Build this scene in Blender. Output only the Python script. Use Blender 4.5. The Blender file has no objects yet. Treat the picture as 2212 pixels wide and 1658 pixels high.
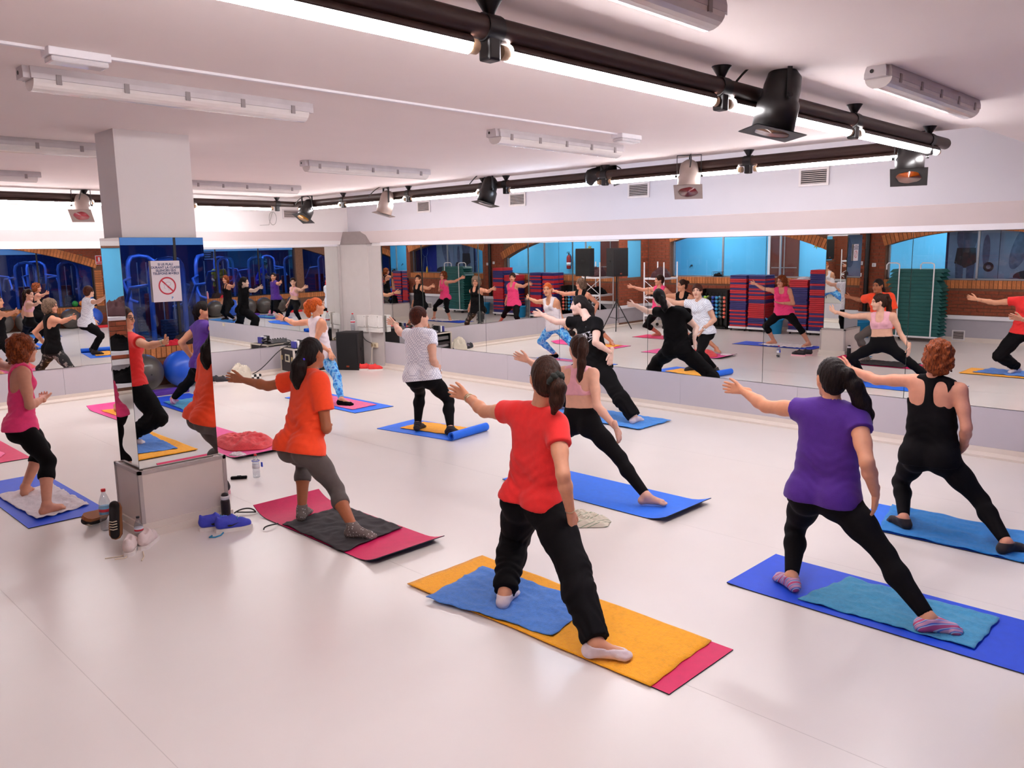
import bpy, bmesh, math, random
import numpy as np
from mathutils import Vector, Matrix, noise as mnoise
random.seed(7); np.random.seed(7)
scene = bpy.context.scene
COL = scene.collection
R = math.radians

# ------------------------------------------------------------------ camera, world, exposure
cam_d = bpy.data.cameras.new('camera'); cam = bpy.data.objects.new('camera', cam_d); COL.objects.link(cam)
cam_d.sensor_fit = 'HORIZONTAL'; cam_d.sensor_width = 36.0
cam_d.lens = 1754.7 / 2212 * 36.0; cam_d.clip_start = 0.02; cam_d.clip_end = 200
_yaw, _pitch, _roll = R(45.364), R(9.2715), R(0.8539)
_F = Vector((math.sin(_yaw)*math.cos(_pitch), math.cos(_yaw)*math.cos(_pitch), -math.sin(_pitch)))
_r = Vector((math.cos(_yaw), -math.sin(_yaw), 0)); _d = _F.cross(_r)
_cr = math.cos(_roll)*_r + math.sin(_roll)*_d; _cd = -math.sin(_roll)*_r + math.cos(_roll)*_d
cam.matrix_world = Matrix(((_cr.x, -_cd.x, -_F.x, 0), (_cr.y, -_cd.y, -_F.y, 0), (_cr.z, -_cd.z, -_F.z, 2.1), (0, 0, 0, 1)))
scene.camera = cam
w = bpy.data.worlds.new('world'); scene.world = w; w.use_nodes = True
w.node_tree.nodes['Background'].inputs[0].default_value = (0.55, 0.60, 0.70, 1)
w.node_tree.nodes['Background'].inputs[1].default_value = 0.02
vs = scene.view_settings
vs.view_transform = 'Standard'; vs.look = 'None'; vs.gamma = 1.0; vs.use_curve_mapping = False
vs.exposure = 0.0
TUBE_STRENGTH = 78.0      # studio tube lamps
HALL_STRENGTH = 70.0      # corridor lamps behind the left wall
GYM_STRENGTH = 120.0        # unseen lamps added in the gym behind the front wall

# ------------------------------------------------------------------ room dimensions (metres)
XB, YA, XC, YD, ZC = 8.97, 13.08, -0.70, -0.40, 3.0

# ------------------------------------------------------------------ helpers: materials
def lin(c):
    return tuple(((v/12.92) if v <= 0.04045 else ((v+0.055)/1.055)**2.4) for v in [x/255.0 for x in c])
_M = {}
def mat(name, rgb=(200, 200, 200), rough=0.6, metal=0.0, spec=0.5, var=0.06, vscale=8.0, bump=0.0, bscale=60.0,
        rand=0.0, emit=None, estr=0.0, coat=0.0, trans=0.0, sheen=0.0):
    if name in _M: return _M[name]
    m = bpy.data.materials.new(name); m.use_nodes = True
    nt = m.node_tree; b = nt.nodes['Principled BSDF']; L = nt.links
    c = lin(rgb)
    b.inputs['Roughness'].default_value = rough; b.inputs['Metallic'].default_value = metal
    b.inputs['Specular IOR Level'].default_value = spec
    b.inputs['Coat Weight'].default_value = coat; b.inputs['Sheen Weight'].default_value = sheen
    b.inputs['Transmission Weight'].default_value = trans
    tc = nt.nodes.new('ShaderNodeTexCoord')
    n = nt.nodes.new('ShaderNodeTexNoise'); n.inputs['Scale'].default_value = vscale; n.inputs['Detail'].default_value = 4
    L.new(tc.outputs['Object'], n.inputs['Vector'])
    mr = nt.nodes.new('ShaderNodeMapRange'); mr.inputs[1].default_value = 0.3; mr.inputs[2].default_value = 0.7
    mr.inputs[3].default_value = 1-var; mr.inputs[4].default_value = 1+var
    L.new(n.outputs['Fac'], mr.inputs[0])
    fac = mr.outputs[0]
    if rand:
        oi = nt.nodes.new('ShaderNodeObjectInfo'); m2 = nt.nodes.new('ShaderNodeMapRange')
        m2.inputs[3].default_value = 1-rand; m2.inputs[4].default_value = 1+rand
        L.new(oi.outputs['Random'], m2.inputs[0])
        mu = nt.nodes.new('ShaderNodeMath'); mu.operation = 'MULTIPLY'
        L.new(fac, mu.inputs[0]); L.new(m2.outputs[0], mu.inputs[1]); fac = mu.outputs[0]
    vm = nt.nodes.new('ShaderNodeVectorMath'); vm.operation = 'SCALE'; vm.inputs[0].default_value = c
    L.new(fac, vm.inputs['Scale']); L.new(vm.outputs[0], b.inputs['Base Color'])
    if bump:
        nb = nt.nodes.new('ShaderNodeTexNoise'); nb.inputs['Scale'].default_value = bscale; nb.inputs['Detail'].default_value = 3
        L.new(tc.outputs['Object'], nb.inputs['Vector'])
        bp = nt.nodes.new('ShaderNodeBump'); bp.inputs['Strength'].default_value = bump; bp.inputs['Distance'].default_value = 0.01
        L.new(nb.outputs['Fac'], bp.inputs['Height']); L.new(bp.outputs[0], b.inputs['Normal'])
    if emit:
        b.inputs['Emission Color'].default_value = (*lin(emit), 1); b.inputs['Emission Strength'].default_value = estr
    _M[name] = m
    return m
def nodes_of(m): return m.node_tree.nodes, m.node_tree.links, m.node_tree.nodes['Principled BSDF']
def mirror_mat(name, tint=(0.86, 0.885, 0.87)):
    m = bpy.data.materials.new(name); m.use_nodes = True; nt = m.node_tree; nt.nodes.clear()
    g = nt.nodes.new('ShaderNodeBsdfGlossy'); g.inputs['Roughness'].default_value = 0.0; g.inputs['Color'].default_value = (*tint, 1)
    o = nt.nodes.new('ShaderNodeOutputMaterial'); nt.links.new(g.outputs[0], o.inputs[0]); return m
def glass_mat(name, tint=(1, 1, 1), refl=1.0):
    m = bpy.data.materials.new(name); m.use_nodes = True; nt = m.node_tree; nt.nodes.clear()
    t = nt.nodes.new('ShaderNodeBsdfTransparent'); t.inputs['Color'].default_value = (*tint, 1)
    g = nt.nodes.new('ShaderNodeBsdfGlossy'); g.inputs['Roughness'].default_value = 0.01
    f = nt.nodes.new('ShaderNodeLayerWeight'); f.inputs['Blend'].default_value = 0.5
    pw = nt.nodes.new('ShaderNodeMath'); pw.operation = 'POWER'; pw.inputs[1].default_value = 5.0; nt.links.new(f.outputs['Facing'], pw.inputs[0])
    mu = nt.nodes.new('ShaderNodeMath'); mu.operation = 'MULTIPLY_ADD'; mu.inputs[1].default_value = 0.9; mu.inputs[2].default_value = 0.035*refl
    x = nt.nodes.new('ShaderNodeMixShader'); o = nt.nodes.new('ShaderNodeOutputMaterial')
    nt.links.new(pw.outputs[0], mu.inputs[0]); nt.links.new(mu.outputs[0], x.inputs[0])
    nt.links.new(t.outputs[0], x.inputs[1]); nt.links.new(g.outputs[0], x.inputs[2]); nt.links.new(x.outputs[0], o.inputs[0]); return m

# ------------------------------------------------------------------ helpers: objects
def tag(o, label=None, cat=None, group=None, kind=None):
    if label: o['label'] = label
    if cat: o['category'] = cat
    if group: o['group'] = group
    if kind: o['kind'] = kind
    return o
def link(o, parent=None):
    COL.objects.link(o)
    if parent: o.parent = parent
    return o
def empty(name, loc=(0, 0, 0), rz=0.0, label=None, cat=None, group=None, rot=None):
    o = bpy.data.objects.new(name, None); o.empty_display_size = 0.1; o.location = loc
    o.rotation_euler = rot if rot else (0, 0, rz)
    COL.objects.link(o); tag(o, label, cat, group); return o
def inst(name, src, parent=None, loc=None, rot=None, scale=None, m=None):
    """another object on the same mesh data"""
    o = bpy.data.objects.new(name, src.data if hasattr(src, 'data') else src); link(o, parent)
    if loc is not None: o.location = loc
    if rot is not None: o.rotation_euler = rot
    if scale is not None: o.scale = scale
    return o
def copy_tree(o, parent=None):
    c = o.copy(); COL.objects.link(c); c.parent = parent
    for ch in list(o.children): copy_tree(ch, c)
    return c
def orth(d):
    d = Vector(d).normalized(); a = Vector((0, 0, 1)) if abs(d.z) < 0.9 else Vector((1, 0, 0))
    x = a.cross(d).normalized(); return x, d.cross(x), d
class MB:
    def __init__(s): s.v = []; s.f = []; s.mi = []; s.sm = []
    def add(s, vs, fs, mi=0, smooth=False):
        b = len(s.v); s.v += [tuple(p) for p in vs]; s.f += [tuple(b+i for i in f) for f in fs]
        s.mi += [mi]*len(fs); s.sm += [smooth]*len(fs); return s
    def box(s, lo, hi, mi=0, rot=None, bev=0.0):
        (x0, y0, z0), (x1, y1, z1) = lo, hi
        if bev:
            return s.rbox(lo, hi, bev, mi, rot)
        vs = [(x, y, z) for z in (z0, z1) for y in (y0, y1) for x in (x0, x1)]
        fs = [(0, 2, 3, 1), (4, 5, 7, 6), (0, 1, 5, 4), (2, 6, 7, 3), (0, 4, 6, 2), (1, 3, 7, 5)]
        if rot is not None: vs = [rot @ Vector(v) for v in vs]
        return s.add(vs, fs, mi)
    def rbox(s, lo, hi, r, mi=0, rot=None):
        bm = bmesh.new(); bmesh.ops.create_cube(bm, size=1)
        for v in bm.verts:
            v.co = Vector([lo[i]+(v.co[i]+0.5)*(hi[i]-lo[i]) for i in range(3)])
        bmesh.ops.bevel(bm, geom=bm.edges[:], offset=r, segments=2, affect='EDGES', profile=0.6)
        bm.verts.index_update()
        vs = [rot @ v.co if rot is not None else v.co.copy() for v in bm.verts]
        s.add(vs, [[v.index for v in f.verts] for f in bm.faces], mi, False); bm.free(); return s
    def cyl(s, p0, p1, r0, r1=None, n=12, mi=0, caps=True, smooth=True):
        r1 = r0 if r1 is None else r1; p0 = Vector(p0); p1 = Vector(p1); x, y, d = orth(p1-p0); vs = []
        for p, r in ((p0, r0), (p1, r1)):
            for i in range(n):
                a = 2*math.pi*i/n; vs.append(p+x*(r*math.cos(a))+y*(r*math.sin(a)))
        s.add(vs, [(i, (i+1) % n, n+(i+1) % n, n+i) for i in range(n)], mi, smooth)
        if caps: s.add(vs, [tuple(range(n-1, -1, -1)), tuple(range(n, 2*n))], mi)
        return s
    def lathe(s, prof, o=(0, 0, 0), axis=(0, 0, 1), n=16, mi=0, smooth=True):
        x, y, d = orth(axis); o = Vector(o); vs = []
        for r, z in prof:
            for i in range(n):
                a = 2*math.pi*i/n; vs.append(o+d*z+x*(r*math.cos(a))+y*(r*math.sin(a)))
        fs = []
        for k in range(len(prof)-1):
            for i in range(n): fs.append((k*n+i, k*n+(i+1) % n, (k+1)*n+(i+1) % n, (k+1)*n+i))
        if prof[0][0] > 1e-6: fs.append(tuple(range(n-1, -1, -1)))
        if prof[-1][0] > 1e-6: fs.append(tuple(range((len(prof)-1)*n, len(prof)*n)))
        return s.add(vs, fs, mi, smooth)
    def tube(s, pts, r, n=8, mi=0):
        pts = [Vector(p) for p in pts]; vs = []; px = None
        for k, p in enumerate(pts):
            t = (pts[min(k+1, len(pts)-1)]-pts[max(k-1, 0)]).normalized()
            if px is None: px, py, _ = orth(t)
            else:
                px = (px-t*px.dot(t)).normalized(); py = t.cross(px)
            rr = r[k] if isinstance(r, (list, tuple)) else r
            for i in range(n):
                a = 2*math.pi*i/n; vs.append(p+px*(rr*math.cos(a))+py*(rr*math.sin(a)))
        m = len(pts)
        fs = [(k*n+i, k*n+(i+1) % n, (k+1)*n+(i+1) % n, (k+1)*n+i) for k in range(m-1) for i in range(n)]
        s.add(vs, fs, mi, True); s.add([vs[i] for i in range(n)]+[vs[(m-1)*n+i] for i in range(n)], [tuple(range(n-1, -1, -1)), tuple(range(n, 2*n))], mi)
        return s
    def sphere(s, c, r, n=16, mi=0):
        rs = r if isinstance(r, (tuple, list)) else (r, r, r); h = n//2; vs = []; fs = []
        for k in range(h+1):
            t = math.pi*k/h
            for i in range(n):
                a = 2*math.pi*i/n; vs.append((c[0]+rs[0]*math.sin(t)*math.cos(a), c[1]+rs[1]*math.sin(t)*math.sin(a), c[2]+rs[2]*math.cos(t)))
        for k in range(h):
            for i in range(n): fs.append((k*n+i, (k+1)*n+i, (k+1)*n+(i+1) % n, k*n+(i+1) % n))
        return s.add(vs, fs, mi, True)
    def prism(s, poly, axis, a, b, mi=0):
        """poly: 2-D points; axis 'x': (y,z) points, 'y': (x,z), 'z': (x,y)"""
        n = len(poly)
        def P(p, t): return {'x': (t, p[0], p[1]), 'y': (p[0], t, p[1]), 'z': (p[0], p[1], t)}[axis]
        vs = [P(p, a) for p in poly]+[P(p, b) for p in poly]
        s.add(vs, [tuple(range(n)), tuple(range(2*n-1, n-1, -1))]+[(i, n+i, n+(i+1) % n, (i+1) % n) for i in range(n)], mi); return s
    def build(s, name, mats, parent=None, loc=None, rot=None, weld=False):
        me = bpy.data.meshes.new(name); me.from_pydata(s.v, [], s.f)
        for m in (mats if isinstance(mats, (list, tuple)) else [mats]): me.materials.append(m)
        me.polygons.foreach_set('material_index', s.mi); me.polygons.foreach_set('use_smooth', s.sm)
        bm = bmesh.new(); bm.from_mesh(me)
        if weld: bmesh.ops.remove_doubles(bm, verts=bm.verts[:], dist=1e-5)
        bmesh.ops.recalc_face_normals(bm, faces=bm.faces[:]); bm.to_mesh(me); bm.free()
        o = bpy.data.objects.new(name, me); link(o, parent)
        if loc is not None: o.location = loc
        if rot is not None: o.rotation_euler = rot
        return o
def thing(o, label, cat, group=None): return tag(o, label, cat, group)
def structure(o): o['kind'] = 'structure'; return o
def bez(p0, p1, p2, p3, n=14):
    p0, p1, p2, p3 = map(Vector, (p0, p1, p2, p3))
    return [p0*(1-t)**3+p1*3*t*(1-t)**2+p2*3*t*t*(1-t)+p3*t**3 for t in [i/n for i in range(n+1)]]
ORD = ['lowest', 'second', 'third', 'fourth', 'fifth', 'sixth', 'seventh', 'eighth', 'ninth', 'tenth', 'eleventh', 'twelfth', 'thirteenth', 'fourteenth',
       'fifteenth', 'sixteenth', 'seventeenth', 'eighteenth', 'nineteenth', 'twentieth', 'twenty-first', 'twenty-second', 'twenty-third', 'twenty-fourth',
       'twenty-fifth', 'twenty-sixth', 'twenty-seventh', 'twenty-eighth', 'twenty-ninth', 'thirtieth']
def text_mesh(txt, size, depth=0.0006, align='CENTER', bold=0.0, line=1.0):
    cu = bpy.data.curves.new('lettering', 'FONT'); cu.body = txt; cu.size = size; cu.extrude = depth; cu.align_x = align; cu.align_y = 'CENTER'
    cu.offset = bold; cu.space_line = line; cu.resolution_u = 3
    o = bpy.data.objects.new('lettering', cu); COL.objects.link(o)
    dg = bpy.context.evaluated_depsgraph_get(); me = bpy.data.meshes.new_from_object(o.evaluated_get(dg))
    bpy.data.objects.remove(o); bpy.data.curves.remove(cu); return me

# ------------------------------------------------------------------ helpers: signed distance fields -> mesh (bodies, clothes, hair, shoes)
def sd_cone(p, a, b, ra, rb, flat=None, fk=1.0):
    a = np.asarray(a, np.float32); b = np.asarray(b, np.float32)
    if flat is not None:
        f = np.asarray(flat, np.float32); f = f/np.linalg.norm(f)
        da = (p-a)@f; p = p+((1/fk-1)*da)[..., None]*f
        db = (b-a)@f; b = b+((1/fk-1)*db)*f
    ab = b-a; l2 = float(ab@ab)+1e-12
    t = np.clip(((p-a)@ab)/l2, 0, 1)
    d = np.linalg.norm(p-(a+t[..., None]*ab), axis=-1)-(ra+(rb-ra)*t)
    return d*(fk if flat is not None else 1.0)
def sd_ell(p, c, R3, r):
    """ellipsoid: rows of R3 are its axes, r the radii"""
    q = (p-np.asarray(c, np.float32))@np.asarray(R3, np.float32).T/np.asarray(r, np.float32)
    k = np.linalg.norm(q, axis=-1); return (k-1)*min(r)*0.92+(k-1)*0.08*max(r)
def smin(a, b, k):
    if k <= 0: return np.minimum(a, b)
    h = np.clip(0.5+0.5*(b-a)/k, 0, 1); return b+(a-b)*h-k*h*(1-h)
def smax(a, b, k): return -smin(-a, -b, k)
class SDF:
    def __init__(s, res): s.res = res; s.p = []; s.post = []
    def cone(s, a, b, ra, rb=None, k=0.02, flat=None, fk=1.0):
        rb = ra if rb is None else rb; a = np.array(a, float); b = np.array(b, float); m = max(ra, rb)/1.0
        s.p.append(('c', np.minimum(a, b)-m, np.maximum(a, b)+m, k, (a, b, ra, rb, flat, fk))); return s
    def ell(s, c, R3, r, k=0.02):
        c = np.array(c, float); e = np.abs(np.array(R3)).T@np.array(r); s.p.append(('e', c-e, c+e, k, (c, np.array(R3), r))); return s
    def pad(s, a, b, r):
        a = np.array(a, float); b = np.array(b, float); s.p.append(('b', np.minimum(a, b)-r, np.maximum(a, b)+r, 0.0, None)); return s
    def cut(s, fn): s.post.append(fn); return s       # fn(points, d) -> d
    def mesh(s):
        lo = np.min([q[1] for q in s.p], 0)-4*s.res; hi = np.max([q[2] for q in s.p], 0)+4*s.res
        n = np.ceil((hi-lo)/s.res).astype(int)+1
        ax = [np.float32(lo[i])+np.arange(n[i], dtype=np.float32)*np.float32(s.res) for i in range(3)]
        V = np.full(n, 0.5, np.float32)
        for kind, l, h, k, a in s.p:
            mg = k+4*s.res
            i0 = np.clip(np.floor((l-mg-lo)/s.res).astype(int), 0, n); i1 = np.clip(np.ceil((h+mg-lo)/s.res).astype(int)+1, 0, n)
            sl = tuple(slice(i0[i], i1[i]) for i in range(3))
            if kind == 'b': V[sl] = np.minimum(V[sl], 0.05); continue
            g = np.stack(np.meshgrid(*[ax[i][sl[i]] for i in range(3)], indexing='ij'), -1)
            d = sd_cone(g, *a) if kind == 'c' else sd_ell(g, *a)
            V[sl] = smin(V[sl], d, k)
        if s.post:
            idx = np.argwhere(V < 0.06); g = np.stack([ax[i][idx[:, i]] for i in range(3)], -1); d = V[tuple(idx.T)]
            for fn in s.post: d = fn(g, d)
            V[tuple(idx.T)] = d
        return surface_net(V, lo, s.res)
def surface_net(V, lo, res):
    ins = V < 0
    n = np.array(V.shape)-1
    acc = np.zeros(tuple(n)+(3,), np.float32); cnt = np.zeros(tuple(n), np.int16)
    cs = [(i, j, k) for i in (0, 1) for j in (0, 1) for k in (0, 1)]
    for a in range(3):
        for u in (0, 1):
            for w_ in (0, 1):
                o0 = [0, 0, 0]; oth = [i for i in range(3) if i != a]; o0[oth[0]] = u; o0[oth[1]] = w_
                o1 = list(o0); o1[a] = 1
                s0 = tuple(slice(o0[i], o0[i]+n[i]) for i in range(3)); s1 = tuple(slice(o1[i], o1[i]+n[i]) for i in range(3))
                A = V[s0]; B = V[s1]; cr = ins[s0] != ins[s1]
                t = np.where(cr, A/np.where(cr, A-B, 1), 0)
                cnt += cr
                for i in range(3):
                    acc[..., i] += np.where(cr, (t if i == a else o0[i]), 0)
    act = cnt > 0; vid = np.full(tuple(n), -1, np.int64); ids = np.argwhere(act); vid[act] = np.arange(len(ids))
    vs = ids+acc[act]/cnt[act][:, None]; vs = np.asarray(lo)+vs*res
    quads = []
    for a in range(3):
        b, c = [(1, 2), (2, 0), (0, 1)][a]
        s0 = [slice(1, n[i]) for i in range(3)]; s0[a] = slice(0, n[a]); s1 = list(s0); s1[a] = slice(1, n[a]+1)
        x0 = ins[tuple(s0)]; x1 = ins[tuple(s1)]; e = np.argwhere(x0 != x1)
        if not len(e): continue
        sg = x0[tuple(e.T)]; g = e+1; g[:, a] -= 1
        def at(db, dc):
            h = g.copy(); h[:, b] -= db; h[:, c] -= dc; return vid[tuple(h.T)]
        q = np.stack([at(1, 1), at(0, 1), at(0, 0), at(1, 0)], 1); q[~sg] = q[~sg][:, ::-1]; quads.append(q)
    return vs, np.concatenate(quads) if quads else np.zeros((0, 4), int)
def np_mesh(name, parts, mats, parent=None, colfn=None):
    """parts: list of (verts, quads, material_index)"""
    me = bpy.data.meshes.new(name); off = 0; V = []; Q = []; MI = []
    for v, q, mi in parts:
        V.append(v); Q.append(q+off); MI.append(np.full(len(q), mi)); off += len(v)
    V = np.concatenate(V); Q = np.concatenate(Q); MI = np.concatenate(MI)
    me.vertices.add(len(V)); me.vertices.foreach_set('co', V.astype(np.float32).ravel())
    me.loops.add(len(Q)*4); me.loops.foreach_set('vertex_index', Q.ravel().astype(np.int32))
    me.polygons.add(len(Q)); me.polygons.foreach_set('loop_start', np.arange(0, len(Q)*4, 4, dtype=np.int32)); me.polygons.foreach_set('loop_total', np.full(len(Q), 4, np.int32))
    me.polygons.foreach_set('material_index', MI.astype(np.int32)); me.polygons.foreach_set('use_smooth', np.ones(len(Q), bool))
    for m in mats: me.materials.append(m)
    me.update(calc_edges=True)
    if colfn is not None:
        at = me.color_attributes.new('tone', 'FLOAT_COLOR', 'POINT'); at.data.foreach_set('color', colfn(V).astype(np.float32).ravel())
    o = bpy.data.objects.new(name, me); link(o, parent); return o
def pattern_mat(name, base, kind, cols, scale):
    m = mat(name, base, rough=0.8); N, L, b = nodes_of(m); tc = [n for n in N if n.type == 'TEX_COORD'][0]
    if kind == 'stripe':
        t = N.new('ShaderNodeTexWave'); t.inputs['Scale'].default_value = scale; t.bands_direction = 'DIAGONAL'; t.inputs['Distortion'].default_value = 0.3; out = t.outputs['Fac']
    elif kind == 'check':
        t = N.new('ShaderNodeTexChecker'); t.inputs['Scale'].default_value = scale; out = t.outputs['Fac']
    else:
        t = N.new('ShaderNodeTexVoronoi' if kind == 'dot' else 'ShaderNodeTexNoise'); t.inputs['Scale'].default_value = scale; out = t.outputs['Distance'] if kind == 'dot' else t.outputs['Fac']
    L.new(tc.outputs['Object'], t.inputs['Vector'])
    cr = N.new('ShaderNodeValToRGB'); e = cr.color_ramp.elements; cr.color_ramp.interpolation = 'CONSTANT' if kind in ('stripe', 'dot', 'check') else 'LINEAR'
    while len(e) < len(cols): e.new(0.5)
    for i, (p, c) in enumerate(cols): e[i].position = p; e[i].color = (*lin(c), 1)
    L.new(out, cr.inputs[0]); L.new(cr.outputs[0], b.inputs['Base Color']); return m
BLACKF = mat('black_jersey', (14, 11, 13), rough=0.8, var=0.15, bump=0.1, spec=0.12)
def below(pt, n, k=0.004):      # keeps the side where (p-pt).n < 0
    pt = np.asarray(pt, np.float32); n = np.asarray(n, np.float32)
    return lambda p, d: smax(d, (p-pt)@n, k)
# ------------------------------------------------------------------ the setting: materials
def floor_mat():
    m = mat('floor_vinyl', (226, 217, 211), rough=0.27, spec=0.55, var=0.012, vscale=2)
    N, L, b = nodes_of(m); tc = [n for n in N if n.type == 'TEX_COORD'][0]
    return m
M_FLOOR = floor_mat()
M_SEAM = mat('floor_seam', (196, 186, 180), rough=0.5)
M_CEIL = mat('ceiling_paint', (243, 230, 226), rough=0.9, var=0.012, vscale=2, bump=0.03, bscale=40)
M_WALL = mat('wall_white', (240, 234, 232), rough=0.85, var=0.012, vscale=2, bump=0.03, bscale=40)
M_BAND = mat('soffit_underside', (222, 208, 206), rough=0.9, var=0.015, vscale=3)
M_TRIM = mat('trim_white', (240, 236, 240), rough=0.6, var=0.01)
M_PANEL = mat('grey_panel', (190, 182, 188), rough=0.55, var=0.012, vscale=4)
M_BASE = mat('baseboard_cream', (222, 208, 196), rough=0.5, var=0.02)
M_MIRROR = mirror_mat('mirror_silver'); M_MEDGE = mat('mirror_edge', (60, 74, 70), rough=0.3, metal=0.2)
M_MORTAR = mat('mortar', (120, 84, 66), rough=0.95, var=0.15, vscale=20)
M_BRICK = mat('brick_red', (150, 74, 48), rough=0.9, var=0.15, vscale=22, bump=0.25, bscale=90, rand=0.22)
M_BRICKL = mat('brick_orange', (196, 120, 70), rough=0.9, var=0.15, vscale=22, bump=0.25, bscale=90, rand=0.2)
M_GREYW = mat('grey_plaster', (176, 170, 176), rough=0.8, var=0.02)
M_BLUEW = mat('corridor_blue_wall', (96, 190, 236), rough=0.8, var=0.01)
M_GLASS = glass_mat('window_glass'); M_GYMGLASS = glass_mat('gym_glass', (0.66, 0.78, 0.98), 1.6)
M_BLACKP = mat('black_paint', (26, 20, 20), rough=0.5); M_ALU = mat('aluminium', (170, 172, 176), rough=0.35, metal=0.8)

# floor
fl_o = structure(MB().box((XC-0.25, YD-0.25, -0.08), (XB+0.25, YA+0.25, 0)).build('floor', M_FLOOR))
for i, x in enumerate((1.2, 3.2, 5.2, 7.2)): MB().box((x-0.0015, YD, -0.001), (x+0.0015, YA, 0.0004)).build('floor_seam', M_SEAM, fl_o)
# ceiling: a dropped slab that stops short of the two mirror walls, with a raised margin behind it
YE, XE = 12.02, 7.22
ce = MB(); ce.prism([(XC-0.25, YD-0.25), (XB+0.2, YD-0.25), (XB+0.2, 2.0), (XE, 2.0), (XE, YE), (XC-0.25, YE)], 'z', ZC, ZC+0.10); ce.box((XC-0.25, YD-0.25, 3.30), (XB+0.25, YA+0.25, 3.40))
ceil_o = structure(ce.build('ceiling', M_CEIL))
ed = MB(); ed.cyl((XE-0.02, 2.0, ZC+0.04), (XE-0.02, YE, ZC+0.04), 0.042, n=14); ed.build('edge_moulding', M_CEIL, ceil_o)
ed = MB(); ed.cyl((XC, YE-0.02, ZC+0.04), (XE, YE-0.02, ZC+0.04), 0.042, n=14); ed.build('edge_moulding', M_CEIL, ceil_o)

# back wall (the far mirrored wall) and right wall
MX0, MX1 = 0.63, 8.64      # mirror run on the back wall
MY0, MY1 = -0.2, 12.10     # mirror run on the right wall
SA, SB = YA-0.13, XB-0.14  # faces of the bulkheads over the mirrors
wb = structure(MB().box((XC-0.25, YA, 0), (XB+0.25, YA+0.2, 3.3)).build('wall_back', M_WALL))
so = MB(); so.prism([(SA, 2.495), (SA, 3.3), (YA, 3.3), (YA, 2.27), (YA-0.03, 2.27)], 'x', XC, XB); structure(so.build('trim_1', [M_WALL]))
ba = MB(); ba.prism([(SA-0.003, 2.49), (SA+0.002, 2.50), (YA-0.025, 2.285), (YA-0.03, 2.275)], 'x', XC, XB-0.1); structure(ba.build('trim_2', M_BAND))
structure(MB().box((MX0, YA-0.035, 2.235), (MX1, YA-0.004, 2.275)).build('trim_3', M_TRIM))
wr_ = structure(MB().box((XB, YD-0.25, 0), (XB+0.2, YA+0.2, 3.3)).build('wall_right', M_WALL))
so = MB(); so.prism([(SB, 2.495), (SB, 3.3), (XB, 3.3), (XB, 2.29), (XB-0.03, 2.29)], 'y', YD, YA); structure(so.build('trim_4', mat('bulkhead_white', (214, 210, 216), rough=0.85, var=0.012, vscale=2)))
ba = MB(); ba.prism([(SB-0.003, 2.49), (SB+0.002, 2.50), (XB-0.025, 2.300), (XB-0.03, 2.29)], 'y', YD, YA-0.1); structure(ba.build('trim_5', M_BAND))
structure(MB().box((XB-0.045, MY0, 2.235), (XB-0.004, MY1, 2.295)).build('trim_6', M_TRIM))
# grey panels below the mirrors, two-step baseboards
PW = 1.585
def panels_x(wall, x0, x1):
    k = 0
    while x0+k*PW < x1-0.02:
        a, b = x0+k*PW, min(x0+(k+1)*PW, x1); MB().box((a+0.0012, YA-0.022, 0.10), (b-0.0012, YA-0.001, 0.497), bev=0.002).build('panel', M_PANEL, wall); k += 1
def panels_y(wall, y0, y1):
    k = 0
    while y1-k*PW > y0+0.02:
        b, a = y1-k*PW, max(y1-(k+1)*PW, y0); MB().box((XB-0.022, a+0.0012, 0.10), (XB-0.001, b-0.0012, 0.497), bev=0.002).build('panel', M_PANEL, wall); k += 1
panels_x(wb, MX0, MX1); panels_y(wr_, MY0, MY1)
bb = MB(); bb.prism([(YA, 0), (YA-0.085, 0), (YA-0.085, 0.022), (YA-0.055, 0.04), (YA-0.03, 0.05), (YA-0.028, 0.10), (YA, 0.10)], 'x', XC, 8.7); structure(bb.build('baseboard_back', M_BASE))
bb = MB(); bb.prism([(XB, 0), (XB-0.085, 0), (XB-0.085, 0.022), (XB-0.055, 0.04), (XB-0.03, 0.05), (XB-0.028, 0.10), (XB, 0.10)], 'y', YD, 12.5); structure(bb.build('baseboard_right', M_BASE))
# mirror panes: each a thin plate of its own, hung a hair out of true as real ones are
def pane(parent, c, w_, h, rot, m=M_MIRROR, t=0.006):
    b = MB(); b.box((-w_/2, -t, 0), (w_/2, 0, h), 1); b.add([(-w_/2+0.001, -t-0.0004, 0.001), (w_/2-0.001, -t-0.0004, 0.001), (w_/2-0.001, -t-0.0004, h-0.001), (-w_/2+0.001, -t-0.0004, h-0.001)], [(0, 1, 2, 3)], 0)
    return b.build('mirror_pane', [m, M_MEDGE], parent, c, rot)
wm = empty('wall_mirror', (4.6, YA, 0.5), label='long wall mirror of tall panes on the far back wall', cat='mirror')
k = 0; rotA = (R(0.10), 0, R(-0.7))
seams = [MX0, 2.475, 4.06, 5.645, 7.23, MX1]
for a, b in zip(seams[:-1], seams[1:]): pane(wm, ((a+b)/2-4.6, -0.020, 0.002), b-a-0.004, 1.73, rotA)
wm2 = empty('wall_mirror', (XB, 6.0, 0.5), label='long wall mirror of tall panes on the right wall', cat='mirror')
ys = [12.10, 10.95, 9.40, 7.84, 6.28, 4.62, 3.0, 1.4, -0.2]
for b, a in zip(ys[:-1], ys[1:]): pane(wm2, (-0.015, (a+b)/2-6.0, 0.002), b-a-0.004, 1.73, (R(0.31), 0, R(-90)))
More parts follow.
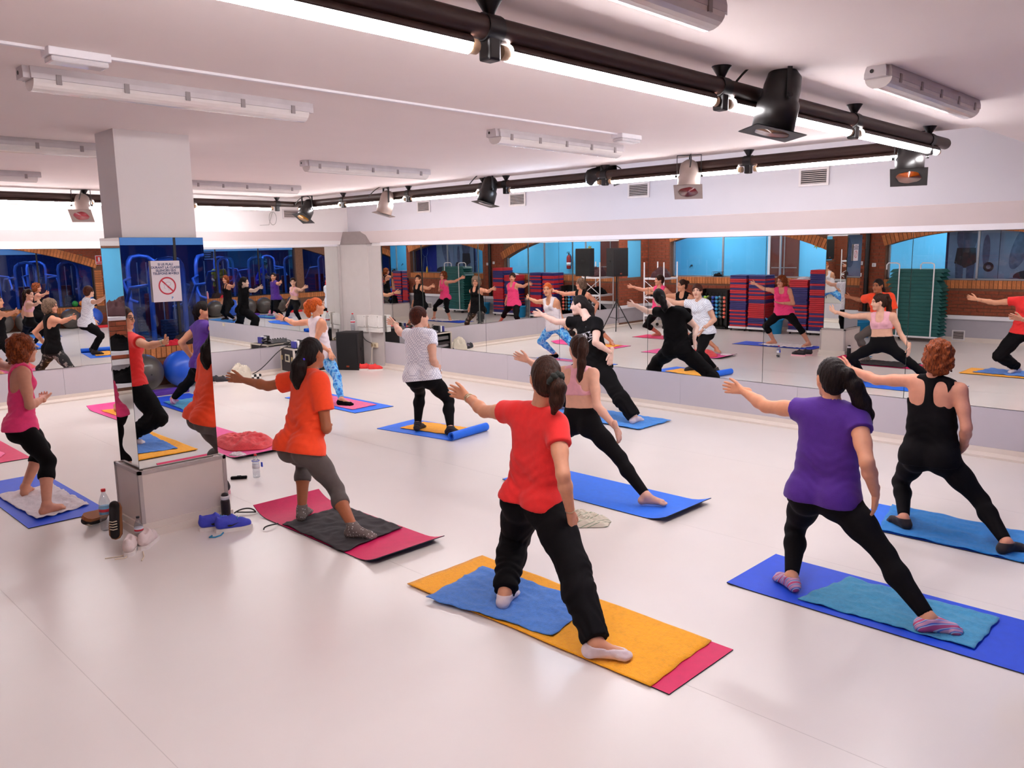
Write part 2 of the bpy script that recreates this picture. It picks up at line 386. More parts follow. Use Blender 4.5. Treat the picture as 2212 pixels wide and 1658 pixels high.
# corner pier with its cap, and the plain jamb strips beside it
pier = MB(); pier.prism([(8.70, YA), (8.74, 12.98), (8.89, 12.46), (XB, 12.42), (XB, YA)], 'z', 0, 2.28); pier.prism([(8.645, YA), (8.70, YA), (8.70, YA-0.03), (8.645, YA-0.03)], 'z', 0.0, 2.235)
pier.prism([(XB, 12.46), (XB, 12.11), (XB-0.04, 12.11), (XB-0.06, 12.46)], 'z', 0.0, 2.235)
structure(pier.build('trim_7', mat('pier_grey', (196, 188, 184), rough=0.7, var=0.02)))
cap = MB(); cap.prism([(8.71, 12.955), (8.86, 12.44), (8.98, 12.40), (8.98, 13.05), (8.71, 13.05)], 'z', 2.27, 2.5); structure(cap.build('trim_8', mat('pier_cap_grey', (150, 138, 136), rough=0.7)))

# free-standing column with mirror cladding and a low boxed base
CX0, CX1, CY0, CY1 = 2.245, 2.865, 6.15, 6.56
cl = MB(); cl.box((CX0+0.035, CY0+0.035, 0.4), (CX1-0.035, CY1-0.02, ZC+0.02)); col_o = structure(cl.build('column', M_WALL))
def clad(parent, c, w_, h, rot): return pane(parent, c, w_, h, rot, t=0.005)
cm = empty('column_mirror', ((CX0+CX1)/2, CY0, 0.52), label='mirror cladding wrapped round the white column', cat='mirror')
ox, oy = (CX0+CX1)/2, CY0
clad(cm, (0, 0.022, 0), CX1-CX0, 1.72, (R(0.5), 0, 0))
clad(cm, (CX0-ox+0.014, (CY1-CY0)/2+0.01, 0), CY1-CY0-0.03, 1.72, (0, 0, R(-90)))
clad(cm, (CX1-ox-0.014, (CY1-CY0)/2+0.01, 0), CY1-CY0-0.03, 1.72, (0, 0, R(90)))
clad(cm, (0, CY1-CY0, 0), CX1-CX0-0.02, 1.72, (0, 0, R(180)))
BX0, BX1, BY0, BY1 = 2.215, 2.905, 6.12, 6.60
bs = MB(); bs.box((BX0+0.006, BY0+0.006, 0), (BX1-0.006, BY1-0.006, 0.505)); bso = bs.build('base_box', mat('base_cream_panel', (214, 200, 192), rough=0.5, var=0.015), col_o)
fr = MB()
for x in (BX0, BX1-0.028):
    for y in (BY0, BY1-0.028): fr.box((x, y, 0.1), (x+0.028, y+0.028, 0.515))
for y in (BY0, BY1-0.02): fr.box((BX0, y, 0.49), (BX1, y+0.02, 0.517))
for x in (BX0, BX1-0.02): fr.box((x, BY0, 0.49), (x+0.02, BY1, 0.517))
fr.build('corner_trim', mat('trim_greyish', (176, 164, 160), rough=0.45), col_o)
b2 = MB(); b2.box((BX0-0.02, BY0-0.02, 0), (BX1+0.02, BY1+0.02, 0.06)); b2.box((BX0-0.008, BY0-0.008, 0.06), (BX1+0.008, BY1+0.008, 0.11)); b2.build('base_skirting', M_BASE, col_o)

# ------------------------------------------------------------------ brickwork
BR_L, BR_H, JT = 0.235, 0.060, 0.012
def unit_mesh(name, L, H, D, m):
    b = MB().box((-L/2, -D/2, -H/2), (L/2, D/2, H/2)); o = b.build(name, m); me = o.data; bpy.data.objects.remove(o); return me
ME_STR = unit_mesh('brick', BR_L, BR_H, 0.02, M_BRICK); ME_SOL = unit_mesh('brick', 0.068, 0.165, 0.03, M_BRICKL); ME_ARC = unit_mesh('brick', 0.072, 0.23, 0.03, M_BRICKL); ME_QUO = unit_mesh('brick', 0.20, 0.060, 0.024, M_BRICKL)
class Bricks:
    """bricks of one wall: s runs along the wall, z up; the nearest 300 are objects, the rest one joined part"""
    def __init__(s, wall, toworld, rz): s.wall, s.tw, s.rz, s.items = wall, toworld, rz, []
    def put(s, me, a, z, tilt=0.0, sx=1.0, big=0): s.items.append((big, me, a, z, tilt, sx))
    def field(s, a0, a1, z0, z1, inside=lambda a, z: True, big=0):
        row = 0; z = z0+BR_H/2
        while z+BR_H/2 <= z1+0.002:
            a = a0-(0.5*BR_L if row % 2 else 0)
            while a < a1:
                l, r = max(a, a0), min(a+BR_L, a1)
                if r-l > 0.03 and inside((l+r)/2, z): s.put(ME_STR, (l+r)/2, z, 0, (r-l)/BR_L, big)
                a += BR_L+JT
            z += BR_H+JT; row += 1
    def build(s, limit=300):
        s.items.sort(key=lambda t: -t[0])
        for i, (big, me, a, z, tilt, sx) in enumerate(s.items[:limit]):
            o = bpy.data.objects.new('brick', me); link(o, s.wall); o.matrix_basis = Matrix.Translation(s.tw(a, z)) @ Matrix.Rotation(s.rz, 4, 'Z') @ Matrix.Rotation(tilt, 4, 'Y') @ Matrix.Diagonal((sx, 1, 1, 1))
        rest = s.items[limit:]
        if rest:
            b = MB()
            for big, me, a, z, tilt, sx in rest:
                mt = Matrix.Translation(s.tw(a, z)) @ Matrix.Rotation(s.rz, 4, 'Z') @ Matrix.Rotation(tilt, 4, 'Y') @ Matrix.Diagonal((sx, 1, 1, 1))
                b.add([mt @ v.co for v in me.vertices], [p.vertices[:] for p in me.polygons], 0 if me == ME_STR else 1)
            o = b.build('brickwork', [M_BRICK, M_BRICKL], s.wall); o['kind'] = 'stuff'
def arc_z(a, ac, z_crown, rad): return z_crown-rad+math.sqrt(max(rad*rad-(a-ac)**2, 0))
def arch_poly(a0, a1, ztop, ac, zc, rad, n=24):
    pts = [(a0, ztop), (a0, arc_z(a0, ac, zc, rad))]
    pts += [(a0+(a1-a0)*i/n, arc_z(a0+(a1-a0)*i/n, ac, zc, rad)) for i in range(1, n)]
    return pts+[(a1, arc_z(a1, ac, zc, rad)), (a1, ztop)]
# left wall (opposite the right mirror): two arched windows onto a blue corridor
SILL = 1.27
W2 = (7.75, 12.35, 10.6, 2.42, 6.4); W1 = (3.20, 6.78, 5.0, 2.28, 5.9); W0 = (1.0, 2.2, 1.6, 2.2, 6.0)
wl = MB(); T = XC-0.25
wl.box((T, YD-0.25, 0), (XC, YA, SILL-0.01))
for a, b in ((12.35, YA), (6.78, 7.75), (2.20, 3.20), (YD-0.25, 1.0)): wl.box((T, a, SILL-0.01), (XC, b, 3.0))
for a0, a1, ac, zc, rad in (W2, W1, W0): wl.prism(arch_poly(a0, a1, 3.0, ac, zc, rad), 'x', T, XC)
wall_left = structure(wl.build('wall_left', M_MORTAR))
gp = MB(); gp.box((XC, YD, 0), (XC+0.006, YA, 0.47)); gp.build('plaster_dado', M_GREYW, wall_left)
structure(MB().box((XC, YD, 0.465), (XC+0.05, YA, 0.545), bev=0.004).build('trim_9', M_TRIM))
bb = MB(); bb.box((XC, YD, 0), (XC+0.02, YA, 0.09)); structure(bb.build('baseboard_left', M_BASE))
bk = Bricks(wall_left, lambda a, z: Vector((XC, a, z)), R(90))
for a0, a1, ac, zc, rad in (W2, W1, W0):
    a = a0+0.04
    while a < a1: bk.put(ME_SOL, a, SILL-0.085, 0, 1, 3); a += 0.080
    a = a0-0.02
    while a < a1+0.02:
        z = arc_z(a, ac, zc, rad); t = math.asin((a-ac)/rad); bk.put(ME_ARC, a+math.sin(t)*0.115, z+math.cos(t)*0.115, t, 1, 2); a += 0.082
inwin = lambda a, z: not any(w_[0]-0.01 < a < w_[1]+0.01 and z < arc_z(a, w_[2], w_[3], w_[4])+0.24 for w_ in (W2, W1, W0))
bk.field(6.80, 7.73, 0.56, 2.95, lambda a, z: z < 1.11 or inwin(a, z), 1.5); bk.field(YD, 6.80, 0.56, 1.10, big=1); bk.field(7.73, YA, 0.56, 1.10, big=0.8)
bk.field(12.37, YA, 1.11, 2.95, big=0.9); bk.field(2.22, 3.18, 1.11, 2.95, big=0.5); bk.field(3.2, 6.8, 2.3, 2.95, inwin, 0.3); bk.field(7.75, 12.35, 2.3, 2.95, inwin, 0.3); bk.build()
# brick end of the back wall with a slit window
we = MB(); we.box((XC, YA-0.03, 0), (-0.36, YA-0.001, 2.27)); we.box((0.25, YA-0.03, 0), (MX0-0.003, YA-0.001, 2.27)); we.box((-0.36, YA-0.03, 0), (0.25, YA-0.001, 1.27)); we.box((-0.36, YA-0.03, 2.24), (0.25, YA-0.001, 2.27))
we.build('brick_backing', M_MORTAR, wb)
bk = Bricks(wb, lambda a, z: Vector((a, YA-0.03, z)), 0.0)
bk.field(XC, MX0-0.005, 0.56, 1.25); bk.field(XC, -0.37, 1.26, 2.26); bk.field(0.26, MX0-0.005, 1.26, 2.26); bk.build(140)
gp = MB(); gp.box((XC, YA-0.036, 0.1), (MX0-0.003, YA-0.031, 0.47)); gp.build('plaster_dado', M_GREYW, wb)
structure(MB().box((XC, YA-0.075, 0.465), (MX0-0.003, YA-0.03, 0.545)).build('trim_10', M_TRIM))
w9 = MB(); w9.box((-0.36, YA-0.012, 1.27), (0.25, YA-0.006, 2.24)); structure(w9.build('window_1', M_BLUEW))
# front wall (behind the photographer): wide arched window onto the gym
GS = 0.60; WD = (0.8, 8.5, 4.65, 2.45, 10.9)
wf = MB(); T = YD-0.25
wf.box((XC, T, 0), (XB, YD, GS-0.01)); wf.box((XC-0.25, T, GS-0.01), (0.8, YD, 3.0)); wf.box((8.5, T, GS-0.01), (XB, YD, 3.0)); wf.prism(arch_poly(0.8, 8.5, 3.0, *WD[2:]), 'y', T, YD); wf.box((2.25, T, GS-0.01), (2.55, YD-0.02, 2.5))
wall_front = structure(wf.build('wall_front', M_MORTAR))
bk = Bricks(wall_front, lambda a, z: Vector((a, YD, z)), 0.0)
a = 0.84
while a < 8.48: bk.put(ME_SOL, a, GS-0.085, 0, 1, 3); a += 0.080
a = 4.0
while a < 8.52:
    z = arc_z(a, *WD[2:]); t = math.asin((a-WD[2])/WD[4]); bk.put(ME_ARC, a+math.sin(t)*0.115, z+math.cos(t)*0.115, t, 1, 2); a += 0.082
z = GS+0.03
while z < 1.7: bk.put(ME_QUO, 8.60, z, 0, 1, 2.5); z += 0.072
inw = lambda a, z: not (0.79 < a < 8.51 and z < arc_z(a, *WD[2:])+0.24)
bk.field(8.70, XB-0.02, GS, 2.95, inw, 1.5); bk.field(5.0, 8.7, 1.8, 2.95, inw, 1.0); bk.field(2.5, XB-0.02, 0.10, 0.42, big=1.2); bk.field(XC, 0.78, 0.1, 2.95, big=0.1); bk.build()
# window frames and glass
def frame_x(n, a0, a1, z0, z1, muls, gm, x=XC-0.13):
    b = MB()
    for a in [a0+0.02, a1-0.02]+muls: b.box((x-0.02, a-0.02, z0), (x+0.02, a+0.02, z1))
    b.box((x-0.02, a0, z0), (x+0.02, a1, z0+0.03)); o = structure(b.build('window_%d' % n, M_ALU))
    e = [a0]+muls+[a1]
    for p, q in zip(e[:-1], e[1:]): MB().box((x-0.003, p, z0), (x+0.003, q, z1)).build('pane', gm, o)
frame_x(2, 7.76, 12.34, SILL, 2.5, [9.3, 10.85], M_GLASS); frame_x(3, 3.21, 6.77, SILL, 2.4, [5.0], M_GLASS); frame_x(4, 1.01, 2.19, SILL, 2.3, [], M_GLASS)
b = MB(); y = YD-0.13; ms = [2.4, 3.95, 5.5, 7.0]
for a in [0.82, 8.48]+ms: b.box((a-0.02, y-0.02, GS), (a+0.02, y+0.02, 2.5))
b.box((0.8, y-0.02, GS), (8.5, y+0.02, GS+0.03)); o = structure(b.build('window_5', M_BLACKP)); e = [0.8]+ms+[8.5]
for p, q in zip(e[:-1], e[1:]): MB().box((p, y-0.003, GS), (q, y+0.003, 2.55)).build('pane', M_GYMGLASS, o)

MB().box((2.6, y+0.012, 2.16), (7.3, y+0.018, 2.44)).build('header_panel', mat('header_blue', (66, 136, 214), rough=0.5, var=0.03), o)
# corridor behind the left wall
HX = -2.95
h = MB(); h.box((HX-0.1, -1.0, -0.02), (HX, 14.2, 3.05)); h.box((HX, 14.1, 0), (T if False else XC-0.25, 14.2, 3.0)); h.box((HX, -1.0, 0), (XC-0.25, -0.9, 3.0))
structure(h.build('wall_corridor', M_BLUEW)); structure(MB().box((HX-0.1, -1.0, -0.08), (XC-0.25, 14.2, -0.001)).build('floor_corridor', mat('corridor_floor', (150, 140, 134), rough=0.5))); structure(MB().box((HX-0.1, -1.0, 3.0), (XC-0.25, 14.2, 3.08)).build('ceiling_corridor', M_WALL))
d = MB(); d.box((HX, 9.82, 0), (HX+0.05, 10.62, 2.6)); do = structure(d.build('door_1', mat('door_brown', (92, 36, 26), rough=0.5, var=0.1)))
db = MB(); db.box((HX+0.05, 10.20, 0.0), (HX+0.06, 10.23, 2.6)); db.box((HX+0.05, 9.86, 1.42), (HX+0.06, 10.58, 1.445)); db.build('door_bar', M_ALU, do)
MB().box((HX+0.05, 10.62, 0), (HX+0.08, 10.68, 2.6)).build('door_jamb', M_TRIM, do)
for yy in (6.0, 9.0, 12.0):
    f = empty('corridor_light', (-1.9, yy, 2.95), label='ceiling lamp in the blue corridor, ' + {6.0: 'nearest the murals', 9.0: 'beside the brown door', 12.0: 'farthest along'}[yy], cat='lamp', group='corridor lamps')
    MB().box((-0.1, -0.75, 0), (0.1, 0.75, 0.05)).build('housing', M_TRIM, f); MB().box((-0.08, -0.72, -0.012), (0.08, 0.72, 0.0)).build('diffuser', mat('corridor_lamp_glow', (255, 255, 255), emit=(235, 245, 255), estr=HALL_STRENGTH), f)

# gym behind the front wall
GY = -6.2; M_GYMW = mat('gym_wall_dark', (34, 46, 92), rough=0.8); M_GYMC = mat('gym_ceiling', (70, 110, 190), rough=0.9)
g = MB(); g.box((-0.8, GY-0.1, 0), (9.4, GY, 3.1)); g.box((-0.9, GY, 0), (-0.8, T, 3.1)); g.box((9.4, GY, 0), (9.5, T, 3.1)); structure(g.build('wall_gym', M_GYMW))
structure(MB().box((-0.9, GY, -0.08), (9.5, YD-0.251, -0.001)).build('floor_gym', mat('gym_floor', (34, 34, 44), rough=0.6))); structure(MB().box((-0.9, GY-0.1, 3.1), (9.5, YD-0.251, 3.2)).build('ceiling_gym', M_GYMC))
for xx in (1.5, 4.5, 7.5):  # unseen bluish strip lamps, added to light the gym
    f = empty('added_gym_light', (xx, -3.6, 3.04), label='added strip lamp on the gym ceiling, ' + {1.5: 'left one', 4.5: 'middle one', 7.5: 'right one'}[xx] + ' out of sight behind the glass', cat='lamp', group='added gym lamps')
    MB().box((-0.7, -0.08, 0), (0.7, 0.08, 0.05)).build('housing', M_TRIM, f); MB().box((-0.68, -0.06, -0.012), (0.68, 0.06, 0)).build('diffuser', mat('added_gym_glow', (255, 255, 255), emit=(170, 200, 255), estr=GYM_STRENGTH), f)
# ------------------------------------------------------------------ lamps and other ceiling things
M_PIPE = mat('pipe_black_lit', (58, 38, 32), rough=0.45, var=0.1); M_PIPEB = mat('pipe_blue', (20, 60, 150), rough=0.4)  # brown of the tube light is mixed into the black pipe colour
M_TUBE = mat('tube_glow', (255, 255, 255), emit=(255, 250, 252), estr=TUBE_STRENGTH); M_TUBEB = mat('tube_glow_cool', (255, 255, 255), emit=(214, 232, 255), estr=TUBE_STRENGTH)
M_BLK = mat('lamp_black', (22, 18, 18), rough=0.4, var=0.1)
ZP = 2.90
def light_run(label, p0, p1, hangers, tubes, blue=()):
    p0, p1 = Vector(p0), Vector(p1); d = (p1-p0).normalized(); L = (p1-p0).length
    root = empty('pipe_light', (p0.x, p0.y, ZC), label=label, cat='light', group='black pipe runs carrying tube lamps'); o = Vector((0, 0, ZP-ZC))
    MB().cyl(o, o+d*L, 0.044, n=16).build('pipe', M_PIPE, root)
    for t in hangers:
        hb = MB(); q = d*t
        hb.lathe([(0.05, 0), (0.046, -0.006), (0.022, -0.045), (0.013, -0.068), (0.011, -0.075)], q, (0, 0, 1), 14); hb.cyl(q+Vector((0, 0, -0.070)), q+Vector((0, 0, ZP-ZC)), 0.007, n=8); hb.build('hanger', M_BLK, root)
        c = MB(); c.cyl(o+q-d*0.04, o+q+d*0.04, 0.050, n=16); c.rbox((-0.030, -0.030, -0.115), (0.030, 0.030, -0.02), 0.010, 0, Matrix.Translation(o+q)); c.build('clamp', M_BLK, root)
    for i, (a, b) in enumerate(tubes):
        m = M_TUBEB if i in blue else M_TUBE
        tb = MB(); z = Vector((0, 0, -0.074)); tb.cyl(o+z+d*(a+0.02), o+z+d*(b-0.02), 0.030, n=12, caps=True); t_ = tb.build('tube_lamp', m, root)
        sh = MB(); nn = Vector((0, 0, 1)); sdv = d.cross(nn); vs_ = []; K = 12  # shell added over each tube to keep its light off the ceiling
        for rr in (0.0345, 0.0375):
            for k in range(K+1):
                an = R(-86+172*k/K); w_ = nn*(rr*math.cos(an))+sdv*(rr*math.sin(an))
                vs_ += [o+z+d*(a+0.02)+w_, o+z+d*(b-0.02)+w_]
        M2 = 2*(K+1); fs_ = []
        for k in range(K): fs_.append((M2+2*k, M2+2*k+2, M2+2*k+3, M2+2*k+1))
        fs_ += [(0, M2, M2+1, 1), (2*K, 2*K+1, M2+2*K+1, M2+2*K)]
        sh.add(vs_, fs_, 0, True); sh.add(vs_, [(2*k, 2*k+1, 2*k+3, 2*k+2) for k in range(K)], 1, True); sh.build('added_shield', [M_PIPE, M_TRIM], t_)
        for e in (a, b):
            cp = MB(); cp.cyl(o+z+d*(e-0.02), o+z+d*(e+0.02), 0.027, n=12); cp.build('end_cap', mat('tube_cap', (170, 140, 110), rough=0.4), t_)
    return root
light_run('black pipe run with lit tubes crossing the ceiling nearest the camera', (-0.55, 2.24, 0), (7.26, 2.24, 0), [1.1, 2.73, 4.35, 6.0, 7.43], [(0.1, 1.0), (1.2, 2.64), (2.80, 4.28), (4.43, 5.93), (6.08, 7.62)])
light_run('black pipe run with lit tubes along the right mirror wall', (7.14, 2.30, 0), (7.14, 11.93, 0), [1.6, 3.29, 4.80, 5.20, 6.68, 8.25], [(0.14, 1.52), (1.68, 3.21), (3.37, 4.72), (5.28, 6.60), (6.76, 8.17), (8.33, 9.5)], blue=(2,))
light_run('black pipe run with lit tubes along the back mirror wall', (7.14, 11.93, 0), (-0.55, 11.93, 0), [0.32, 1.75, 3.18, 4.6, 6.0], [(0.42, 1.67), (1.83, 3.10), (3.26, 4.52), (4.68, 5.92), (6.08, 7.4)])
# fluorescent battens (switched off)
M_BODY = mat('batten_grey', (206, 198, 200), rough=0.5); M_COVER = mat('batten_cover', (232, 224, 220), rough=0.15, trans=0.0, coat=0.5, var=0.05); M_CLIP = mat('batten_clip', (150, 140, 140), rough=0.4)
def batten(cx, cy, label):
    root = empty('ceiling_batten', (cx, cy, ZC), label=label, cat='ceiling light', group='switched-off fluorescent battens'); h = 0.785
    b = MB(); pf = [(-0.062, 0), (-0.07, -0.03), (-0.07, -0.055), (0.07, -0.055), (0.07, -0.03), (0.062, 0)]
    b.prism(pf, 'x', -h+0.03, h-0.03); b.prism([(p[0]*0.75, p[1]) for p in pf], 'x', -h, -h+0.03); b.prism([(p[0]*0.75, p[1]) for p in pf], 'x', h-0.03, h); b.build('housing', M_BODY, root)
    c = MB(); cf = [(0.068*math.cos(a), -0.056-0.052*math.sin(a)) for a in [math.pi*i/10 for i in range(11)]]; c.prism(cf, 'x', -h+0.04, h-0.04); cv = c.build('diffuser', M_COVER, root)
    t = MB()
    for s_ in (-1, 1): t.cyl((-h+0.06, s_*0.028, -0.095), (h-0.06, s_*0.028, -0.095), 0.013, n=8)
    for i in range(5):
        x = -h+0.15+i*(2*h-0.3)/4
        for s_ in (-1, 1): MB().box((x-0.012, s_*0.071-0.004, -0.075), (x+0.012, s_*0.071+0.004, -0.03)).build('clip', M_CLIP, root)
    MB().cyl((-h-0.002, 0.02, -0.025), (-h+0.004, 0.02, -0.025), 0.010, n=10).build('cable_entry', M_BLK, root); return root
for cy, rn in ((1.70, 'nearest row, above the camera'), (4.50, 'row level with the column'), (7.13, 'row behind the column'), (9.80, 'row farthest back')):
    for cx, cn in ((2.04, 'left'), (5.16, 'right')): batten(cx, cy, 'unlit fluorescent batten, %s one of the %s' % (cn, rn))
# cable trunking and emergency lamps
tr = MB().box((-0.6, 4.02, 2.988), (5.30, 4.045, 3.0)).build('cable_trunking', M_TRIM); thing(tr, 'thin white cable trunking across the ceiling', 'cable duct')
for x, lb in ((1.36, 'white emergency lamp on the ceiling near the column'), (5.42, 'small white emergency lamp at the far end of the ceiling trunking')):
    r_ = empty('emergency_lamp', (x, 4.03, ZC), label=lb, cat='lamp', group='emergency lamps')
    MB().rbox((-0.13, -0.055, -0.035), (0.13, 0.055, 0), 0.006).build('housing', M_TRIM, r_); MB().rbox((-0.12, -0.05, -0.06), (0.12, 0.05, -0.035), 0.01).build('lens', mat('clear_lens', (220, 214, 216), rough=0.1, coat=0.8), r_)
# ventilation grilles in the bulkheads
def grille(label, c, w_, h, axis, name='vent_grille'):
    r_ = empty(name, c, label=label, cat='vent', group='wall vents', rz=0 if axis == 'y' else R(-90))
    b = MB(); b.box((-w_/2, 0.0, -h/2), (w_/2, 0.012, h/2)); b.build('backing', mat('vent_dark', (26, 20, 22), rough=0.8), r_)
    f = MB(); t = 0.024
    for lo, hi in (((-w_/2-t, -0.008, -h/2-t), (w_/2+t, 0.004, -h/2)), ((-w_/2-t, -0.008, h/2), (w_/2+t, 0.004, h/2+t)), ((-w_/2-t, -0.008, -h/2), (-w_/2, 0.004, h/2)), ((w_/2, -0.008, -h/2), (w_/2+t, 0.004, h/2))): f.box(lo, hi)
    f.build('frame', mat('vent_frame', (224, 216, 216), rough=0.5), r_)
    n = 7
    for i in range(n):
        z = -h/2+(i+0.5)*h/n; MB().box((-w_/2, -0.004, z-0.006), (w_/2, 0.010, z+0.002)).build('slat', mat('vent_slat', (200, 186, 182), rough=0.5), r_)
for y, nm in ((4.03, 'nearest the camera'), (6.36, 'second from the camera'), (8.54, 'third from the camera'), (10.71, 'nearest the corner')): grille('slatted vent over the right mirror, ' + nm, (SB-0.012, y, 2.853), 0.29, 0.145, 'x')
grille('slatted vent over the back mirror beside the corner', (7.66, SA-0.012, 2.80), 0.29, 0.12, 'y')
for y, nm in ((5.22, 'below the arched mural window'), (4.15, 'nearer the photographer')): grille('square floor-level vent in the left wall, ' + nm, (XC+0.022, y, 0.13), 0.2, 0.16, 'x2', 'floor_vent').__class__
for o in [o for o in COL.objects if o.name.startswith('floor_vent')]: o.rotation_euler = (0, 0, R(90))
# stage lamps
def par_can(label, loc, rz, tilt, gel, gelname, can=M_BLK, group='stage spot lamps on the pipes'):
    root = empty('stage_lamp', loc, rz, label=label, cat='spot lamp', group=group)
    rt = Matrix.Rotation(tilt, 4, 'Y'); ax = rt @ Vector((0, 0, -1)); ax = ax.to_3d()
    b = MB(); b.lathe([(0.0, -0.16), (0.05, -0.155), (0.085, -0.12), (0.095, -0.06), (0.095, 0.0), (0.108, 0.02), (0.108, 0.17)], (0, 0, 0), ax, 20)
    b.build('can', can, root)
    g = MB(); o = ax*0.172
    g.lathe([(0.0, 0.001), (0.095, 0.002)], o, ax, 20); gl = g.build('colour_gel', mat('gel_'+gelname, gel, rough=0.3, coat=0.6, var=0.12), root)
    f = MB(); x, y, d_ = orth(ax); S_ = 0.135
    pts = [(-S_, -S_), (S_, -S_), (S_, S_), (-S_, S_)]; inn = [(0.095*math.cos(a), 0.095*math.sin(a)) for a in [2*math.pi*i/24 for i in range(24)]]
    vs_ = [o+x*p[0]+y*p[1] for p in pts]+[o+x*p[0]+y*p[1] for p in inn]; fs_ = []
    for q in range(4):
        base = [int(i) % 24 for i in range(q*6+12+3, q*6+12+3+7)]
        fs_.append([q]+[4+i for i in base][::1]); fs_.append([q, 4+base[-1], (q+1) % 4])
    f.add(vs_, fs_); f.add([v+d_*0.004 for v in vs_], fs_); f.build('gel_frame', can, root)
    yk = MB(); top = 0.20
    yk.box((-0.012, -0.118, -0.01), (0.012, -0.112, top)); yk.box((-0.012, 0.112, -0.01), (0.012, 0.118, top)); yk.box((-0.012, -0.118, top-0.006), (0.012, 0.118, top)); yk.cyl((0, -0.135, 0), (0, -0.11, 0), 0.012, n=10); yk.cyl((0, 0.11, 0), (0, 0.135, 0), 0.012, n=10); yk.build('yoke', M_BLK, root)
    cb = MB(); cb.tube(bez(-ax*0.15, -ax*0.2+Vector((-0.05, 0, 0.08)), Vector((-0.16, -0.04, 0.20)), Vector((-0.26, -0.02, 0.06))), 0.006, 6); cb.build('cable', M_BLK, root); return root
GREYC = mat('lamp_grey', (176, 160, 152), rough=0.4, metal=0.2)
par_can('big black stage lamp on the near pipe with silver gel frame', (4.13, 2.09, 2.86), R(-40), R(12), (190, 150, 120), 'clear')
par_can('stage lamp with orange gel at the pipe corner', (7.02, 2.42, 2.79), R(18), R(26), (190, 84, 18), 'orange')
par_can('pale stage lamp with red gel on the right pipe', (7.04, 4.48, 2.80), R(30), R(26), (150, 22, 30), 'red', GREYC)
par_can('dark stage lamp beside the second vent from the corner', (7.04, 7.30, 2.84), R(-20), R(16), (70, 74, 84), 'dark')
par_can('grey stage lamp beside the vent nearest the corner', (7.04, 9.36, 2.80), R(-20), R(16), (110, 110, 104), 'smoke', GREYC)
par_can('stage lamp with amber gel at the far corner of the pipes', (7.04, 11.40, 2.80), R(10), R(34), (240, 160, 0), 'amber')
par_can('stage lamp with pink-red gel on the back pipe left of the column', (3.88, 11.83, 2.79), R(62), R(34), (226, 60, 80), 'pink', GREYC)
par_can('black stage lamp mounted above the right pipe at its middle', (7.20, 5.72, 2.90), R(140), R(100), (60, 60, 70), 'dark2')
# loose wire loops on the bulkhead
wl_ = MB(); wl_.tube([(7.30+0.07*math.sin(a), SA-0.01, 2.72+0.11*math.cos(a)) for a in [i/20*2*math.pi for i in range(21)]]+[(7.22, SA-0.01, 2.61), (7.05, SA-0.01, 2.60)], 0.003, 5)
thing(wl_.build('wire_loop', mat('wire_grey', (150, 146, 140))), 'thin loop of wire hanging on the bulkhead left of the corner vent', 'wire')
# ------------------------------------------------------------------ mats, towels, cloths
def mat_fabric(name, rgb): return mat(name, rgb, rough=0.55, var=0.05, vscale=20, bump=0.25, bscale=300, spec=0.4)
M_BLUEMAT = mat_fabric('mat_blue', (30, 112, 236)); M_PINKMAT = mat_fabric('mat_magenta', (214, 26, 92)); M_PINK2 = mat_fabric('mat_pink', (226, 60, 140)); M_DBLUE = mat_fabric('mat_cobalt', (24, 76, 214)); M_MATUNDER = mat('mat_underside', (24, 22, 34), rough=0.7)
def strip(name, prof, w_, t, mats, origin, rz, parent=None):
    """mat: profile (s along +y local, z) swept across the width"""
    pr = [Vector((0, s_, z)) for s_, z in prof]; vs = []; n = len(pr)
    for k, p in enumerate(pr):
        d = (pr[min(k+1, n-1)]-pr[max(k-1, 0)]).normalized(); nn = Vector((0, -d.z, d.y))
        for x in (-w_/2, w_/2): vs += [(x, p.y, p.z), (x, p.y+nn.y*t, p.z+nn.z*t)]
    b = MB(); top = []; bot = []; sd = []
    for k in range(n-1):
        a = 4*k; c = a+4; top.append((a+1, c+1, c+3, a+3)); bot.append((a, a+2, c+2, c)); sd += [(a, c, c+1, a+1), (a+2, a+3, c+3, c+2)]
    sd += [(0, 1, 3, 2), (4*n-4, 4*n-2, 4*n-1, 4*n-3)]
    b.add(vs, top, 0, True); b.add(vs, bot, 1, True); b.add(vs, sd, 1)
    return b.build(name, mats, parent, origin, (0, 0, rz), weld=False)
def flat_prof(L, c0=0.0, c1=0.0, n=30, wave=0.0):
    out = []
    for i in range(n+1):
        s_ = L*i/n; z = 0.0015
        if c0 and s_ < 0.22: z += c0*((0.22-s_)/0.22)**2
        if c1 and L-s_ < 0.22: z += c1*((s_-L+0.22)/0.22)**2
        z += wave*abs(math.sin(s_*9)); out.append((s_, z))
    return out
GM = 'exercise mats on the floor'
def mat_obj(label, x, y0, L, m, w_=0.62, rz=0.0, c0=0.0, c1=0.0, wave=0.0, t=0.006, prof=None):
    o = strip('exercise_mat', prof or flat_prof(L, c0, c1, wave=wave), w_, t, [m, M_MATUNDER], (x, y0, 0), rz); return thing(o, label, 'exercise mat', GM)
